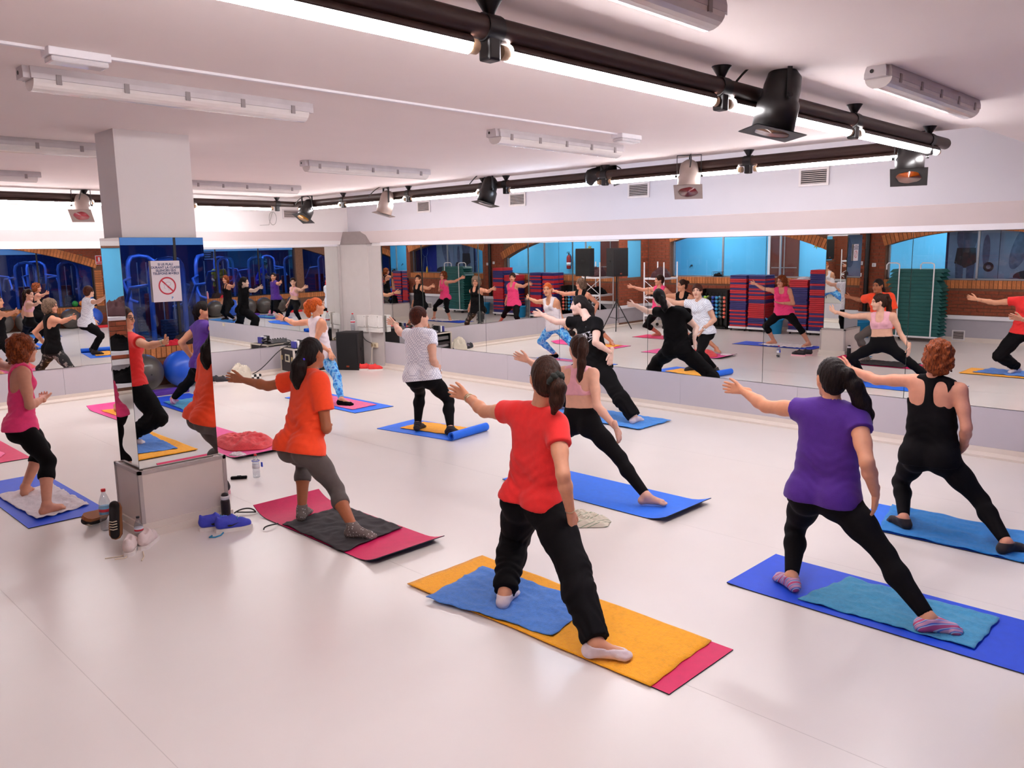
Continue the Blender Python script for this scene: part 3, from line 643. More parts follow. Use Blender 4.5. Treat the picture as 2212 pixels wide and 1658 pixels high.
def towel(name, label, cat, corners, m, amp=0.006, zb=0.010, t=0.004, n=44, seed=0, group='towels laid on mats', fold=9.0):
    """cloth over four floor corners, gently rumpled"""
    c = [Vector((p[0], p[1], 0)) for p in corners]; rg = random.Random(seed); o0 = sum(c, Vector())/4
    def H(p, u, v):
        w_ = mnoise.noise(Vector((p.x*fold+seed*7, p.y*fold, 0.3)))+0.6*mnoise.noise(Vector((p.x*fold*2.3, p.y*fold*1.7+seed, 2.0)))
        rd = 1-2.4*abs(mnoise.noise(Vector((p.x*fold*0.9+p.y*fold*0.5+seed*3, p.y*fold*0.8-p.x*fold*0.6, 5.0))))
        return zb+amp*max(0.0, 0.45+0.6*w_+0.75*max(rd, -0.2))
    vt = []; vb = []
    for j in range(n+1):
        for i in range(n+1):
            u, v = i/n, j/n; p = c[0]*(1-u)*(1-v)+c[1]*u*(1-v)+c[2]*u*v+c[3]*(1-u)*v
            jit = Vector((mnoise.noise(Vector((u*5, v*5, seed))), mnoise.noise(Vector((u*5+9, v*5, seed))), 0))*0.012
            q = p+jit-o0; z = H(p, u, v); vt.append((q.x, q.y, z+t)); vb.append((q.x, q.y, z))
    N_ = (n+1)*(n+1); b = MB(); f1 = []; f2 = []
    for j in range(n):
        for i in range(n):
            a = j*(n+1)+i; f1.append((a, a+1, a+n+2, a+n+1)); f2.append((N_+a, N_+a+n+1, N_+a+n+2, N_+a+1))
    rim = [i for i in range(n+1)]+[(j+1)*(n+1)-1 for j in range(1, n+1)]+[N_-1-i for i in range(1, n+1)]+[(n-j)*(n+1) for j in range(1, n)]
    f3 = [(rim[k], N_+rim[k], N_+rim[(k+1) % len(rim)], rim[(k+1) % len(rim)]) for k in range(len(rim))]
    b.add(vt+vb, f1+f2+f3, 0, True); o = b.build(name, m, None, (o0.x, o0.y, 0)); return thing(o, label, cat, group)
def heap(name, label, cat, c, rx, ry, h, m, seed=0, rz=0.0, zb=0.0):
    """crumpled cloth"""
    n, k = 64, 26; vs = []; fs = []
    for j in range(k+1):
        r_ = j/k
        for i in range(n):
            a = 2*math.pi*i/n; x, y = math.cos(a)*r_, math.sin(a)*r_
            ed_ = 1+0.25*mnoise.noise(Vector((math.cos(a)*1.5, math.sin(a)*1.5, seed)))
            rdg = lambda p_: 1-2.2*abs(mnoise.noise(p_))
            f_ = 0.8*mnoise.noise(Vector((x*1.6+seed, y*1.6, 1)))+0.55*rdg(Vector((x*2.2+y*1.2+seed, y*3.6-x*1.5, 4)))+0.25*rdg(Vector((x*4.5-y*2+seed, y*6.0+x*2, 9)))
            z = h*max(0.05, (1-r_**4)*(0.55+0.40*f_)); z = z if j < k else 0.004
            vs.append((x*rx*ed_, y*ry*ed_, zb+z))
    for j in range(k):
        for i in range(n): fs.append((j*n+i, (j+1)*n+i, (j+1)*n+(i+1) % n, j*n+(i+1) % n))
    fs.append(tuple(range(k*n, k*n+n))); b = MB(); b.add(vs, fs, 0, True); return thing(b.build(name, m, None, (c[0], c[1], 0), (0, 0, rz), weld=True), label, cat)
def terry(name, rgb, **k): return mat(name, rgb, rough=0.95, var=0.10, vscale=40, bump=0.6, bscale=160, sheen=0.2, **k)
T_ORANGE = terry('towel_orange', (255, 172, 4)); T_BLUE = terry('towel_blue', (76, 132, 214)); T_TEAL = terry('towel_teal', (62, 150, 190)); T_TURQ = terry('towel_turquoise', (16, 128, 206)); T_WHITE = terry('towel_white', (226, 214, 218)); T_SKY = terry('towel_sky', (52, 140, 226)); T_CHAR = mat('cloth_charcoal', (46, 40, 42), rough=0.8, bump=0.2); T_PINK = terry('towel_pink', (236, 100, 150)); T_CORAL = terry('cloth_coral', (232, 74, 78))

# red woman's mats
mat_obj('magenta mat under the orange towel of the woman in red', 3.36, 2.0, 1.94, M_PINKMAT, 0.60)
towel('long_towel', 'long orange towel over the magenta mat, near the camera', 'towel', [(3.05, 2.10), (3.66, 2.13), (3.68, 3.95), (3.02, 3.95)], T_ORANGE, 0.002, 0.009, 0.005, seed=1, fold=4)
towel('towel', 'blue towel under the front foot of the woman in red', 'towel', [(3.10, 2.78), (3.59, 2.87), (3.53, 3.79), (2.95, 3.68)], T_BLUE, 0.010, 0.015, seed=2)
# purple woman's
mat_obj('cobalt blue mat under the woman in purple, right foreground', 4.74, 0.62, 1.85, M_DBLUE, 0.66, c1=0.006)
towel('towel', 'light teal towel on the cobalt mat under the striped back foot', 'towel', [(4.50, 1.08), (4.98, 1.08), (5.0, 1.93), (4.47, 2.03)], T_TEAL, 0.010, 0.008, seed=3)
# black tank woman's
mat_obj('blue mat under the turquoise towel by the right mirror', 6.36, 0.60, 1.78, M_BLUEMAT, 0.66)
towel('long_towel', 'long turquoise towel under the woman in the black racerback', 'towel', [(6.02, 0.75), (6.66, 0.72), (6.70, 2.28), (6.03, 2.14)], T_TURQ, 0.012, 0.008, seed=4, fold=6)
# pink bra woman's mat (curled near end)
mat_obj('bright blue mat with a curled end under the barefoot woman in pink bra', 5.45, 3.40, 1.80, M_BLUEMAT, 0.66, c0=0.05, c1=0.012)
# instructor's
mat_obj('blue mat under the sky-blue towel of the instructor', 8.02, 5.55, 1.8, M_BLUEMAT, 0.62)
towel('long_towel', 'sky-blue towel spread on the mat of the instructor', 'towel', [(7.68, 5.50), (8.36, 5.50), (8.36, 7.2), (7.68, 7.2)], T_SKY, 0.010, 0.008, seed=5)
# orange woman's (both ends curl)
mat_obj('magenta mat with curled ends under the woman in orange', 3.38, 4.36, 1.68, M_PINKMAT, 0.62, c0=0.05, c1=0.07)
towel('cloth', 'charcoal cloth across the magenta mat of the woman in orange', 'cloth', [(3.06, 4.72), (3.66, 4.82), (3.66, 5.62), (3.08, 5.60)], T_CHAR, 0.012, 0.008, seed=6)
# white tee woman's mat with rolled end
pr = [(s_, 0.0015) for s_ in np.linspace(1.30, 0.12, 16)]; r0 = 0.052
for i in range(40):
    a = -math.pi/2-i*0.32; rr = r0*(1-0.011*i); pr.append((0.12+rr*math.cos(a), 0.0015+r0+rr*math.sin(a)))
mr_ = strip('exercise_mat', pr, 0.64, -0.006, [M_BLUEMAT, M_BLUEMAT], (6.20, 6.70, 0), R(8)); thing(mr_, 'blue mat with one end rolled up beside the woman in white', 'exercise mat', GM)
towel('towel', 'orange towel on the rolled blue mat', 'towel', [(6.06, 6.88), (6.45, 6.98), (6.30, 7.78), (5.88, 7.72)], T_ORANGE, 0.005, 0.010, seed=7)
# redhead's
mat_obj('blue mat under the red-haired woman in front of the equipment case', 6.40, 8.95, 1.8, M_BLUEMAT, 0.64)
towel('towel', 'pink towel on the blue mat of the red-haired woman', 'towel', [(6.18, 9.15), (6.62, 9.2), (6.62, 10.5), (6.18, 10.5)], T_PINK, 0.004, 0.009, seed=8)
# hot pink tank woman's
mat_obj('cobalt mat with white towel at the left edge', 1.98, 7.03, 1.76, M_DBLUE, 0.60)
towel('towel', 'crumpled white towel under the barefoot woman in hot pink', 'towel', [(1.78, 7.16), (2.22, 7.30), (2.20, 8.22), (1.74, 8.24)], T_WHITE, 0.016, 0.008, seed=9)
# mats of the women behind the column
mat_obj('pink mat with a curled end behind the column', 4.08, 10.35, 1.75, M_PINK2, 0.62, c1=0.05)
towel('towel', 'orange towel on the pink mat behind the column', 'towel', [(3.86, 10.5), (4.28, 10.5), (4.28, 11.75), (3.86, 11.8)], T_ORANGE, 0.005, 0.009, seed=10)
mat_obj('magenta mat at the left edge of the room', 2.08, 9.58, 1.75, M_PINKMAT, 0.62)
heap('folded_cloth', 'crumpled pink cloth on the magenta mat at the left edge', 'cloth', (2.02, 10.02), 0.24, 0.20, 0.06, mat('cloth_pink', (240, 120, 160), rough=0.9), 3, zb=0.008)
mat_obj('bright pink mat under the coral jacket, beside the column', 4.14, 7.80, 1.80, M_PINK2, 0.62, c0=0.03)
heap('jacket', 'coral jacket heaped on the bright pink mat beside the column', 'jacket', (4.22, 8.42), 0.32, 0.40, 0.13, T_CORAL, 5, zb=0.008)
heap('folded_towel', 'small white towel folded on the bright pink mat beside the column', 'towel', (3.93, 7.98), 0.07, 0.14, 0.035, T_WHITE, 7, zb=0.008)
STRP = pattern_mat('striped_rag', (200, 190, 170), 'stripe', [(0, (206, 196, 176)), (0.55, (200, 190, 170)), (0.72, (40, 110, 70)), (0.84, (206, 196, 176))], 5)
heap('rag', 'striped rag crumpled on the floor behind the woman in red', 'rag', (4.72, 3.92), 0.16, 0.24, 0.09, STRP, 11, R(30))

# ------------------------------------------------------------------ shoes, bottles and small things
def shoe_proto(kind, um, sm_, lm):
    root = empty('shoe', (0, 0, 0))
    q = SDF(0.006)
    if kind == 'sneaker':
        q.cone((-0.088, 0, 0.055), (-0.02, 0, 0.058), 0.040, 0.043, 0.02); q.cone((-0.02, 0, 0.056), (0.06, 0, 0.048), 0.044, 0.043, 0.02); q.cone((0.06, 0.002, 0.046), (0.106, 0.004, 0.040), 0.043, 0.033, 0.02)
        q.cone((-0.098, 0, 0.075), (-0.104, 0, 0.112), 0.032, 0.020, 0.02); q.cone((-0.07, 0, 0.088), (-0.01, 0, 0.086), 0.036, 0.034, 0.02); q.cone((0.005, 0, 0.095), (-0.012, 0, 0.118), 0.024, 0.018, 0.015)
        q.cut(lambda p, d: smax(d, -sd_cone(p, (-0.078, 0, 0.135), (-0.035, 0, 0.132), 0.034, 0.028), 0.008))
    else:
        q.cone((-0.10, 0, 0.05), (0.11, 0, 0.042), 0.034, 0.032, 0.02); q.cone((-0.11, 0, 0.055), (-0.112, 0, 0.085), 0.028, 0.024, 0.02); q.cone((-0.06, 0, 0.07), (0.02, 0, 0.07), 0.030, 0.026, 0.02)
        q.cut(lambda p, d: smax(d, -sd_cone(p, (-0.08, 0, 0.105), (-0.01, 0, 0.105), 0.028, 0.022), 0.008))
    q.cut(below((0, 0, 0.026), (0, 0, -1))); v, f = q.mesh(); np_mesh('upper', [(v, f, 0)], [um], root)
    b = MB(); L = [(0.148, 0), (0.140, 0.026), (0.11, 0.044), (0.05, 0.046), (-0.02, 0.042), (-0.09, 0.042), (-0.126, 0.028), (-0.136, 0)]; poly = L+[(x, -y) for x, y in L[::-1][1:-1]]
    b.prism(poly, 'z', 0.0, 0.028); b.build('sole', sm_, root)
    for i in range(4):
        x = 0.070-i*0.019; c = MB(); c.tube([(x, -0.026, 0.078+i*0.005), (x+0.006, 0, 0.091+i*0.0065), (x, 0.026, 0.078+i*0.005)], 0.0038, 5); c.build('lace', lm, root)
    return root
def place_pair(kind, um, sm_, lm, spots, cat='shoe', group=None):
    p = shoe_proto(kind, um, sm_, lm)
    for i, (loc, rot, label) in enumerate(spots):
        o = p if i == 0 else copy_tree(p); o.location = loc; o.rotation_euler = rot if isinstance(rot, tuple) else (0, 0, rot); tag(o, label, cat, group or label)
    return p
M_LACEW = mat('lace_cream', (224, 206, 180), rough=0.9); M_SOLEW = mat('sole_white', (232, 222, 216), rough=0.6); M_SOLEG = mat('sole_gum', (150, 92, 52), rough=0.7)
SH = 'shoes round the column'
place_pair('skate', mat('shoe_black_canvas', (26, 18, 18), rough=0.85, bump=0.2), M_SOLEG, M_LACEW, [((2.10, 6.74, 0.088), (R(150), R(-8), R(215)), 'dark canvas shoe lying sole up left of the column'), ((2.085, 6.28, 0.145), (0, R(72), R(238)), 'dark canvas shoe stood on its heel against the column')], group=SH)
place_pair('sneaker', mat('shoe_white_mesh', (226, 206, 200), rough=0.7, bump=0.3), M_SOLEW, mat('lace_white', (230, 214, 208)), [((2.05, 5.93, 0), R(62), 'worn white sneaker left of its pair in front of the column'), ((2.19, 5.97, 0), R(48), 'worn white sneaker right of its pair in front of the column')], group=SH)
ps = place_pair('sneaker', mat('shoe_blue_mesh', (58, 66, 190), rough=0.6, bump=0.3), M_SOLEW, mat('lace_teal', (40, 130, 170)), [((2.70, 5.93, 0), R(-20), 'blue running shoe behind its pair by the column'), ((2.77, 5.80, 0), R(-20), 'blue running shoe with black tick, front one by the column')], group=SH)
for o in [o for o in COL.objects if o.get('label', '').startswith('blue running')]:
    t = MB(); t.prism([(-0.045, 0.058), (-0.036, 0.046), (-0.014, 0.046), (0.045, 0.072), (-0.012, 0.057), (-0.028, 0.060)], 'y', -0.0525, -0.0500); t.build('tick_mark', M_BLK, o)
place_pair('sneaker', mat('shoe_coral', (232, 52, 50), rough=0.6, bump=0.3), M_SOLEW, mat('lace_coral', (240, 90, 80)), [((8.60, 12.22, 0), R(-35), 'coral running shoe nearer the loudspeaker in the corner'), ((8.66, 12.04, 0), R(-38), 'coral running shoe farther from the loudspeaker in the corner')], group='coral shoes in the corner')
place_pair('sneaker', mat('shoe_black_green', (30, 26, 34), rough=0.6, bump=0.3), M_SOLEW, mat('lace_lilac', (150, 130, 170)), [((6.16, 12.86, 0), R(-20), 'black sneaker with pale laces, front one by the back wall'), ((6.10, 12.98, 0), R(-14), 'black sneaker with pale laces, rear one by the back wall')], group='black sneakers by the back wall')
place_pair('sneaker', mat('shoe_black_pink', (30, 14, 22), rough=0.6, bump=0.3), mat('sole_pink', (236, 170, 180), rough=0.6), mat('lace_red', (150, 30, 50)), [((3.06, 6.80, 0), R(75), 'dark shoe with pink sole beside the column, seen in the mirror'), ((3.20, 6.86, 0), R(85), 'dark shoe with pink sole, farther from the column, seen in the mirror')], group='dark shoes with pink soles')
place_pair('sneaker', mat('shoe_pink', (220, 120, 150), rough=0.6, bump=0.3), M_SOLEW, M_LACEW, [((3.9, 0.28, 0), R(40), 'pink sneaker by the exercise balls, left one'), ((4.08, 0.30, 0), R(50), 'pink sneaker by the exercise balls, right one')], group='pink sneakers by the balls')
# trailing laces of the white shoes
lc = MB()
for p in ([(2.02, 5.86), (1.96, 5.80), (1.90, 5.83)], [(2.03, 5.88), (1.95, 5.86), (1.86, 5.90)], [(2.10, 5.84), (2.06, 5.72), (2.02, 5.66)]): lc.tube([(x, y, 0.004) for x, y in p], 0.004, 5)
thing(lc.build('shoe_laces', M_LACEW), 'long pale laces trailing from the white sneakers', 'laces')
M_PET = glass_mat('clear_plastic', (0.84, 0.87, 0.90), 3.0)
def bottle(label, loc, h, r, cap, lab=None, body=None, group='bottles', straw=False):
    root = empty('bottle', loc, label=label, cat='bottle', group=group); k = h
    b = MB(); b.lathe([(r*0.8, 0), (r, k*0.03), (r, k*0.28), (r*0.93, k*0.31), (r, k*0.34), (r, k*0.60), (r*0.92, k*0.70), (r*0.55, k*0.84), (r*0.33, k*0.90), (r*0.33, k*0.94)], n=18); b.build('bottle_body', body or M_PET, root)
    c = MB(); c.lathe([(r*0.40, k*0.935), (r*0.40, k*0.995), (r*0.34, k)], n=14); c.build('cap', cap, root)
    if lab:
        l = MB(); l.lathe([(r*1.012, k*0.40), (r*1.012, k*0.58)], n=18); lo = l.build('label_wrap', lab[0], root)
        if len(lab) > 1:
            l2 = MB(); l2.lathe([(r*1.016, k*0.46), (r*1.016, k*0.53)], n=18); l2.build('label_stripe', lab[1], lo)
    return root
C_RED = mat('cap_red', (220, 30, 40), rough=0.4); C_BLK = mat('cap_black', (30, 22, 26), rough=0.4); L_RED = mat('label_red', (206, 40, 60), rough=0.5); L_WH = mat('label_white', (226, 224, 230), rough=0.5); L_BL = mat('label_blue', (120, 180, 220), rough=0.5); L_GR = mat('label_green', (60, 120, 50))
bottle('large clear water bottle with red cap left of the column', (2.10, 6.55, 0), 0.33, 0.043, C_RED, (L_BL, L_RED)); bottle('small water bottle with dark cap behind the white sneakers', (2.165, 6.065, 0), 0.20, 0.032, C_BLK, (L_WH, L_RED)); bottle('clear bottle with red cap on the open floor beside the column', (3.64, 7.05, 0), 0.23, 0.034, C_RED, (L_WH,)); bottle('tall water bottle with red cap on top of the loudspeaker', (8.62, 12.62, 0.70), 0.32, 0.042, C_RED, (L_WH, L_RED))
tg = MB(); tg.tube([(3.64+0.036*math.cos(a), 7.05+0.036*math.sin(a), 0.165) for a in [i/14*2*math.pi for i in range(15)]], 0.003, 5); tg.rbox((3.672, 6.995, 0.105), (3.684, 7.018, 0.15), 0.004); thing(tg.build('key_tag', mat('tag_blue', (30, 60, 190))), 'blue key tag hung round the bottle on the floor', 'tag')
sb = empty('sports_bottle', (2.845, 6.06, 0), label='black sports bottle with white and red lid beside the blue shoes', cat='bottle')
b = MB(); b.lathe([(0.034, 0), (0.036, 0.01), (0.036, 0.16), (0.030, 0.175)], n=16); b.build('bottle_body', C_BLK, sb); b = MB(); b.lathe([(0.033, 0.175), (0.034, 0.19), (0.031, 0.205)], n=16); b.build('lid_band', mat('lid_white', (230, 226, 230)), sb); b = MB(); b.lathe([(0.030, 0.205), (0.024, 0.222), (0.010, 0.228)], n=16); b.build('lid_top', C_BLK, sb)
pk = empty('bottle', (5.9, YD-0.06, GS), label='pink drinking bottle on the brick ledge of the gym window', cat='bottle'); b = MB(); b.lathe([(0.034, 0), (0.036, 0.02), (0.036, 0.18), (0.02, 0.215)], n=14); b.build('bottle_body', mat('bottle_pink', (232, 150, 170), rough=0.3), pk); b = MB(); b.lathe([(0.018, 0.213), (0.018, 0.25)], n=12); b.build('cap', L_WH, pk)
p = MB(); p.rbox((-0.075, -0.022, 0), (0.075, 0.022, 0.026), 0.010); p.rbox((-0.02, -0.026, 0.004), (0.02, 0.026, 0.028), 0.004); thing(p.build('hair_brush_case', BLACKF, None, (3.50, 7.13, 0), (0, 0, R(-35))), 'small black pouch lying beside the clear bottle', 'pouch')
def loop(label, loc, rz, pts, m):
    b = MB(); b.tube(pts, 0.006, 6); return thing(b.build('strap', m, None, loc, (0, 0, rz)), label, 'strap')
loop('black glasses case strap lying right of the column', (3.02, 6.10, 0), R(-35), bez((-0.08, 0, 0.012), (-0.03, 0.03, 0.045), (0.06, 0.05, 0.045), (0.09, 0.0, 0.010))+bez((0.09, 0, 0.01), (0.06, -0.03, 0.02), (0.0, -0.02, 0.02), (-0.06, 0, 0.02)), M_BLK)
loop('black wrist strap beside the curled magenta mat', (3.00, 5.62, 0), R(20), bez((-0.08, 0.01, 0.008), (-0.06, 0.03, 0.03), (-0.02, -0.02, 0.03), (0.07, 0.0, 0.012)), M_BLK)
loop('teal shoe lace lying in front of the blue shoes', (2.62, 5.76, 0), 0, [(0.06, 0.02, 0.005), (0.02, -0.02, 0.005), (-0.03, -0.03, 0.005), (-0.06, 0.0, 0.005), (-0.03, 0.02, 0.005)], mat('lace_teal'))
# sign on the column
sg = empty('paper_sign', (2.553, 6.137, 1.765), label='white paper sign asking for silent phones, taped to the column mirror', cat='sign', rot=(R(0.5), 0, 0))
MB().box((-0.107, 0.0, 0), (0.107, 0.0015, 0.303)).build('paper', mat('paper_white', (234, 226, 230), rough=0.7, var=0.01), sg)
def on_sign(me, name, m, loc):
    me.materials.append(m); o = bpy.data.objects.new(name, me); link(o, sg); o.location = loc; o.rotation_euler = (R(90), 0, 0); return o
M_TXT = mat('print_bluegrey', (88, 96, 130), rough=0.7); M_PR = mat('print_red', (206, 60, 76), rough=0.7); M_PB = mat('print_pale', (170, 176, 190), rough=0.7); M_PBL = mat('print_blue', (50, 130, 190), rough=0.7)
on_sign(text_mesh('SI US PLAU\nDURANT LA CLASSE\nSILENCIEU ELS\nTEL\u00c8FONS M\u00d2BILS', 0.0235, 0.0002, bold=0.0008, line=0.95), 'lettering', M_TXT, (0, -0.0008, 0.243))
b = MB(); ri_, ro_ = 0.055, 0.066; n = 40; vs_ = []
for i in range(n): a = 2*math.pi*i/n; vs_ += [(ri_*math.cos(a), ri_*math.sin(a), 0), (ro_*math.cos(a), ro_*math.sin(a), 0)]
b.add(vs_, [(2*i, 2*i+1, (2*i+3) % (2*n), (2*i+2) % (2*n)) for i in range(n)]); b.add([(-0.045, 0.037, 0), (-0.037, 0.045, 0), (0.045, -0.037, 0), (0.037, -0.045, 0)], [(0, 1, 2, 3)])
ro = b.build('prohibition_ring', M_PR, sg, (0.003, -0.0008, 0.118), (R(90), 0, 0))
b = MB(); b.tube([(0.02*math.cos(a)+0.008, 0.014*math.sin(a)+0.015, 0) for a in [i/12*2*math.pi for i in range(13)]], 0.0012, 4); b.tube([(-0.03, 0.012, 0), (-0.02, 0.0, 0), (-0.026, -0.015, 0), (-0.012, -0.02, 0)], 0.0012, 4); b.tube([(0.0, -0.012, 0), (0.012, -0.02, 0), (0.006, -0.032, 0), (0.022, -0.03, 0)], 0.0012, 4); b.build('phone_drawing', M_PB, sg, (0.003, -0.0010, 0.118), (R(90), 0, 0))
on_sign(text_mesh('P', 0.026, 0.0002, bold=0.0006), 'small_emblem', M_PBL, (0.035, -0.0008, 0.026))

# ------------------------------------------------------------------ sound equipment in the corner
M_CASE = mat('case_black', (30, 22, 24), rough=0.6, var=0.1)
fc = empty('equipment_case', (7.50, 12.52, 0), R(-6), label='black flight case rack of sound gear on casters by the back wall', cat='equipment case')
W_, D_, H0, H1 = 0.30, 0.26, 0.09, 0.50
c = MB(); c.box((-W_, -D_, H0), (-W_+0.012, D_, H1)); c.box((-W_, D_-0.012, H0), (W_, D_, H1)); c.box((W_-0.012, -D_, H0), (W_, D_, H1)); c.box((-W_, -D_, H0), (W_, D_, H0+0.012)); c.box((-W_, -D_, H1-0.012), (W_, D_, H1)); c.build('case_shell', M_CASE, fc)
e = MB()
for x in (-W_, W_):
    for y in (-D_, D_): e.box((x-0.014, y-0.014, H0), (x+0.014, y+0.014, H1))
for z in (H0, H1):
    for x in (-W_, W_): e.box((x-0.014, -D_, z-0.012), (x+0.014, D_, z+0.012))
    for y in (-D_, D_): e.box((-W_, y-0.014, z-0.012), (W_, y+0.014, z+0.012))
e.build('edge_profile', mat('case_edge', (206, 196, 182), rough=0.4, metal=0.3), fc)
hd = MB(); hd.rbox((-W_-0.010, -0.09, 0.27), (-W_+0.001, 0.09, 0.40), 0.01); ho = hd.build('side_handle', mat('handle_plate', (200, 196, 170), rough=0.4, metal=0.4), fc); hd = MB(); hd.rbox((-W_-0.013, -0.055, 0.295), (-W_-0.009, 0.055, 0.375), 0.004); hd.build('handle_recess', M_CASE, ho)
for y in (-0.2, 0.22): l = MB(); l.rbox((-W_-0.016, y-0.03, 0.29), (-W_+0.001, y+0.03, 0.37), 0.004); l.build('latch', mat('latch_brass', (190, 170, 120), rough=0.35, metal=0.7), fc)
for i, (z, hh, m) in enumerate(((0.11, 0.09, M_CASE), (0.215, 0.05, M_ALU), (0.28, 0.045, M_CASE), (0.36, 0.07, mat('rack_grey', (120, 116, 118), rough=0.5)))): g_ = MB(); g_.rbox((-W_+0.02, -D_+0.02+0.03*(i % 2), z), (W_-0.02, D_-0.03, z+hh), 0.004); g_.build('rack_unit', m, fc)
for x in (-0.24, 0.24):
    for y in (-0.2, 0.2): w__ = MB(); w__.cyl((x-0.015, y, 0.04), (x+0.015, y, 0.04), 0.04, n=14); w__.box((x-0.02, y-0.025, 0.05), (x+0.02, y+0.025, H0)); w__.build('caster', M_BLK, fc)
tp = empty('audio_mixer', (7.55, 12.52, H1+0.012), R(-6), label='small grey audio mixer with knobs on top of the equipment case', cat='mixer')
m_ = MB(); m_.prism([(-0.14, 0), (-0.14, 0.03), (0.14, 0.07), (0.14, 0)], 'x', -0.16, 0.16); m_.build('mixer_body', mat('mixer_grey', (150, 146, 150), rough=0.5), tp)
for i in range(5):
    for j in range(3): k_ = MB(); z = 0.03+(j*0.08+0.06)/0.28*0.04; k_.cyl((-0.12+i*0.06, -0.08+j*0.08, z), (-0.12+i*0.06, -0.08+j*0.08, z+0.018), 0.009, n=8); k_.build('knob', M_BLK, tp)
for i, (lx, col_) in enumerate(((7.28, (60, 60, 150)), (7.34, (230, 226, 230)), (7.40, (40, 40, 44)))):
    b = MB(); b.rbox((-0.02, -0.07, 0), (0.02, 0.07, 0.11+0.01*i), 0.004); thing(b.build('gear_box', mat('gear_%d' % i, col_, rough=0.5), None, (lx, 12.46, H1+0.012), (0, 0, R(-6))), ['navy', 'white', 'black'][i] + ' upright box of gear on the equipment case', 'gear box')
def cable(label, pts, r=0.007, m=M_BLK): b = MB(); b.tube(pts, r, 7); return thing(b.build('cable', m), label, 'cable', 'sound cables')
cable('black cable sagging from the case down to the tote bag', bez((7.26, 12.62, 0.53), (7.05, 12.7, 0.50), (6.95, 12.85, 0.12), (6.62, 12.86, 0.07)), 0.008)
cable('coil of black cable on top of the equipment case', [(7.28+0.09*math.cos(a)*(1-a*0.02), 12.66+0.05*math.sin(a), 0.53+0.025*math.sin(a*0.7)+0.004*a) for a in [i*0.35 for i in range(60)]], 0.007)
cable('loop of black cable on the floor before the equipment case', [(7.02+0.22*math.cos(a), 12.28+0.12*math.sin(a), 0.008) for a in [i/24*2*math.pi for i in range(25)]]+[(7.35, 12.3, 0.01)], 0.008)
# loudspeaker on the floor
sp = empty('loudspeaker', (8.52, 12.56, 0), R(-58), label='big black loudspeaker standing on the floor in the corner', cat='loudspeaker')
def spk(root, w0, w1, d, h, z0=0.0):
    b = MB(); b.prism([(-w1/2, d/2), (w1/2, d/2), (w0/2, -d/2+0.02), (w0/2-0.02, -d/2), (-w0/2+0.02, -d/2), (-w0/2, -d/2+0.02)], 'z', z0, z0+h); b.build('cabinet', mat('speaker_shell', (24, 18, 20), rough=0.65, bump=0.3, bscale=200), root)
    g_ = MB(); g_.rbox((-w0/2+0.025, -d/2-0.010, z0+0.03), (w0/2-0.025, -d/2+0.004, z0+h-0.03), 0.008); g_.build('grille', mat('speaker_grille', (16, 12, 14), rough=0.8, bump=0.6, bscale=500), root)
    l_ = MB(); l_.rbox((-0.028, -d/2-0.014, z0+0.055), (0.028, -d/2-0.009, z0+0.085), 0.002); l_.build('badge', mat('badge_red', (150, 60, 30), rough=0.4), root)
    for s_ in (-1, 1): h_ = MB(); h_.rbox((s_*(w0/2-0.012)-0.006, -0.05, z0+h*0.5), (s_*(w0/2-0.012)+0.006, 0.06, z0+h*0.5+0.06), 0.004); h_.build('side_grip', M_BLK, root)
spk(sp, 0.44, 0.34, 0.36, 0.69)
# wall boxes, socket and lead in the corner
for i, (y, z, h_) in enumerate(((12.66, 0.86, 0.22), (12.25, 0.87, 0.22))):
    r_ = empty('junction_box', (8.885, y, z), R(-90), label='white junction box on the corner wall, ' + ('nearer the pier' if i == 0 else 'nearer the right mirror'), cat='junction box', group='junction boxes')
    MB().rbox((-0.17, -0.08, -0.11), (0.17, 0.02, 0.11), 0.008).build('box_body', mat('box_white', (226, 220, 214), rough=0.5), r_)
    MB().rbox((-0.17, -0.07, -0.20), (0.17, 0.02, -0.115), 0.006).build('lower_cover', mat('box_white'), r_)
    for sx in (-0.14, 0.14):
        for sz in (-0.09, 0.09): MB().cyl((sx, -0.084, sz), (sx, -0.078, sz), 0.008, n=8).build('screw', mat('screw_grey', (120, 116, 112)), r_)
sk = empty('wall_socket', (8.90, 12.36, 0.42), R(-90), label='cream double socket on the corner wall with a plug in it', cat='socket')
MB().rbox((-0.09, -0.02, -0.045), (0.09, 0.02, 0.045), 0.006).build('plate', mat('socket_cream', (222, 206, 176), rough=0.5), sk)
for sx in (-0.045, 0.045): MB().cyl((sx, -0.024, 0), (sx, -0.016, 0), 0.026, n=16).build('outlet', mat('outlet_tan', (180, 156, 120)), sk)
cable('white lead hanging from the socket to the loudspeaker', bez((8.86, 12.36, 0.40), (8.80, 12.36, 0.25), (8.84, 12.34, 0.06), (8.70, 12.36, 0.02))+[Vector((8.62, 12.40, 0.02))], 0.007, mat('lead_cream', (220, 206, 184)))
cable('black lead looping under the junction boxes', bez((8.84, 12.62, 0.66), (8.82, 12.66, 0.50), (8.84, 12.45, 0.48), (8.87, 12.40, 0.45)), 0.007)
s1 = MB(); s1.rbox((XB-0.030, 7.25, 0.40), (XB-0.018, 7.37, 0.47), 0.004); thing(s1.build('wall_socket', mat('socket_cream')), 'small cream socket in the grey panel behind the instructor', 'socket')
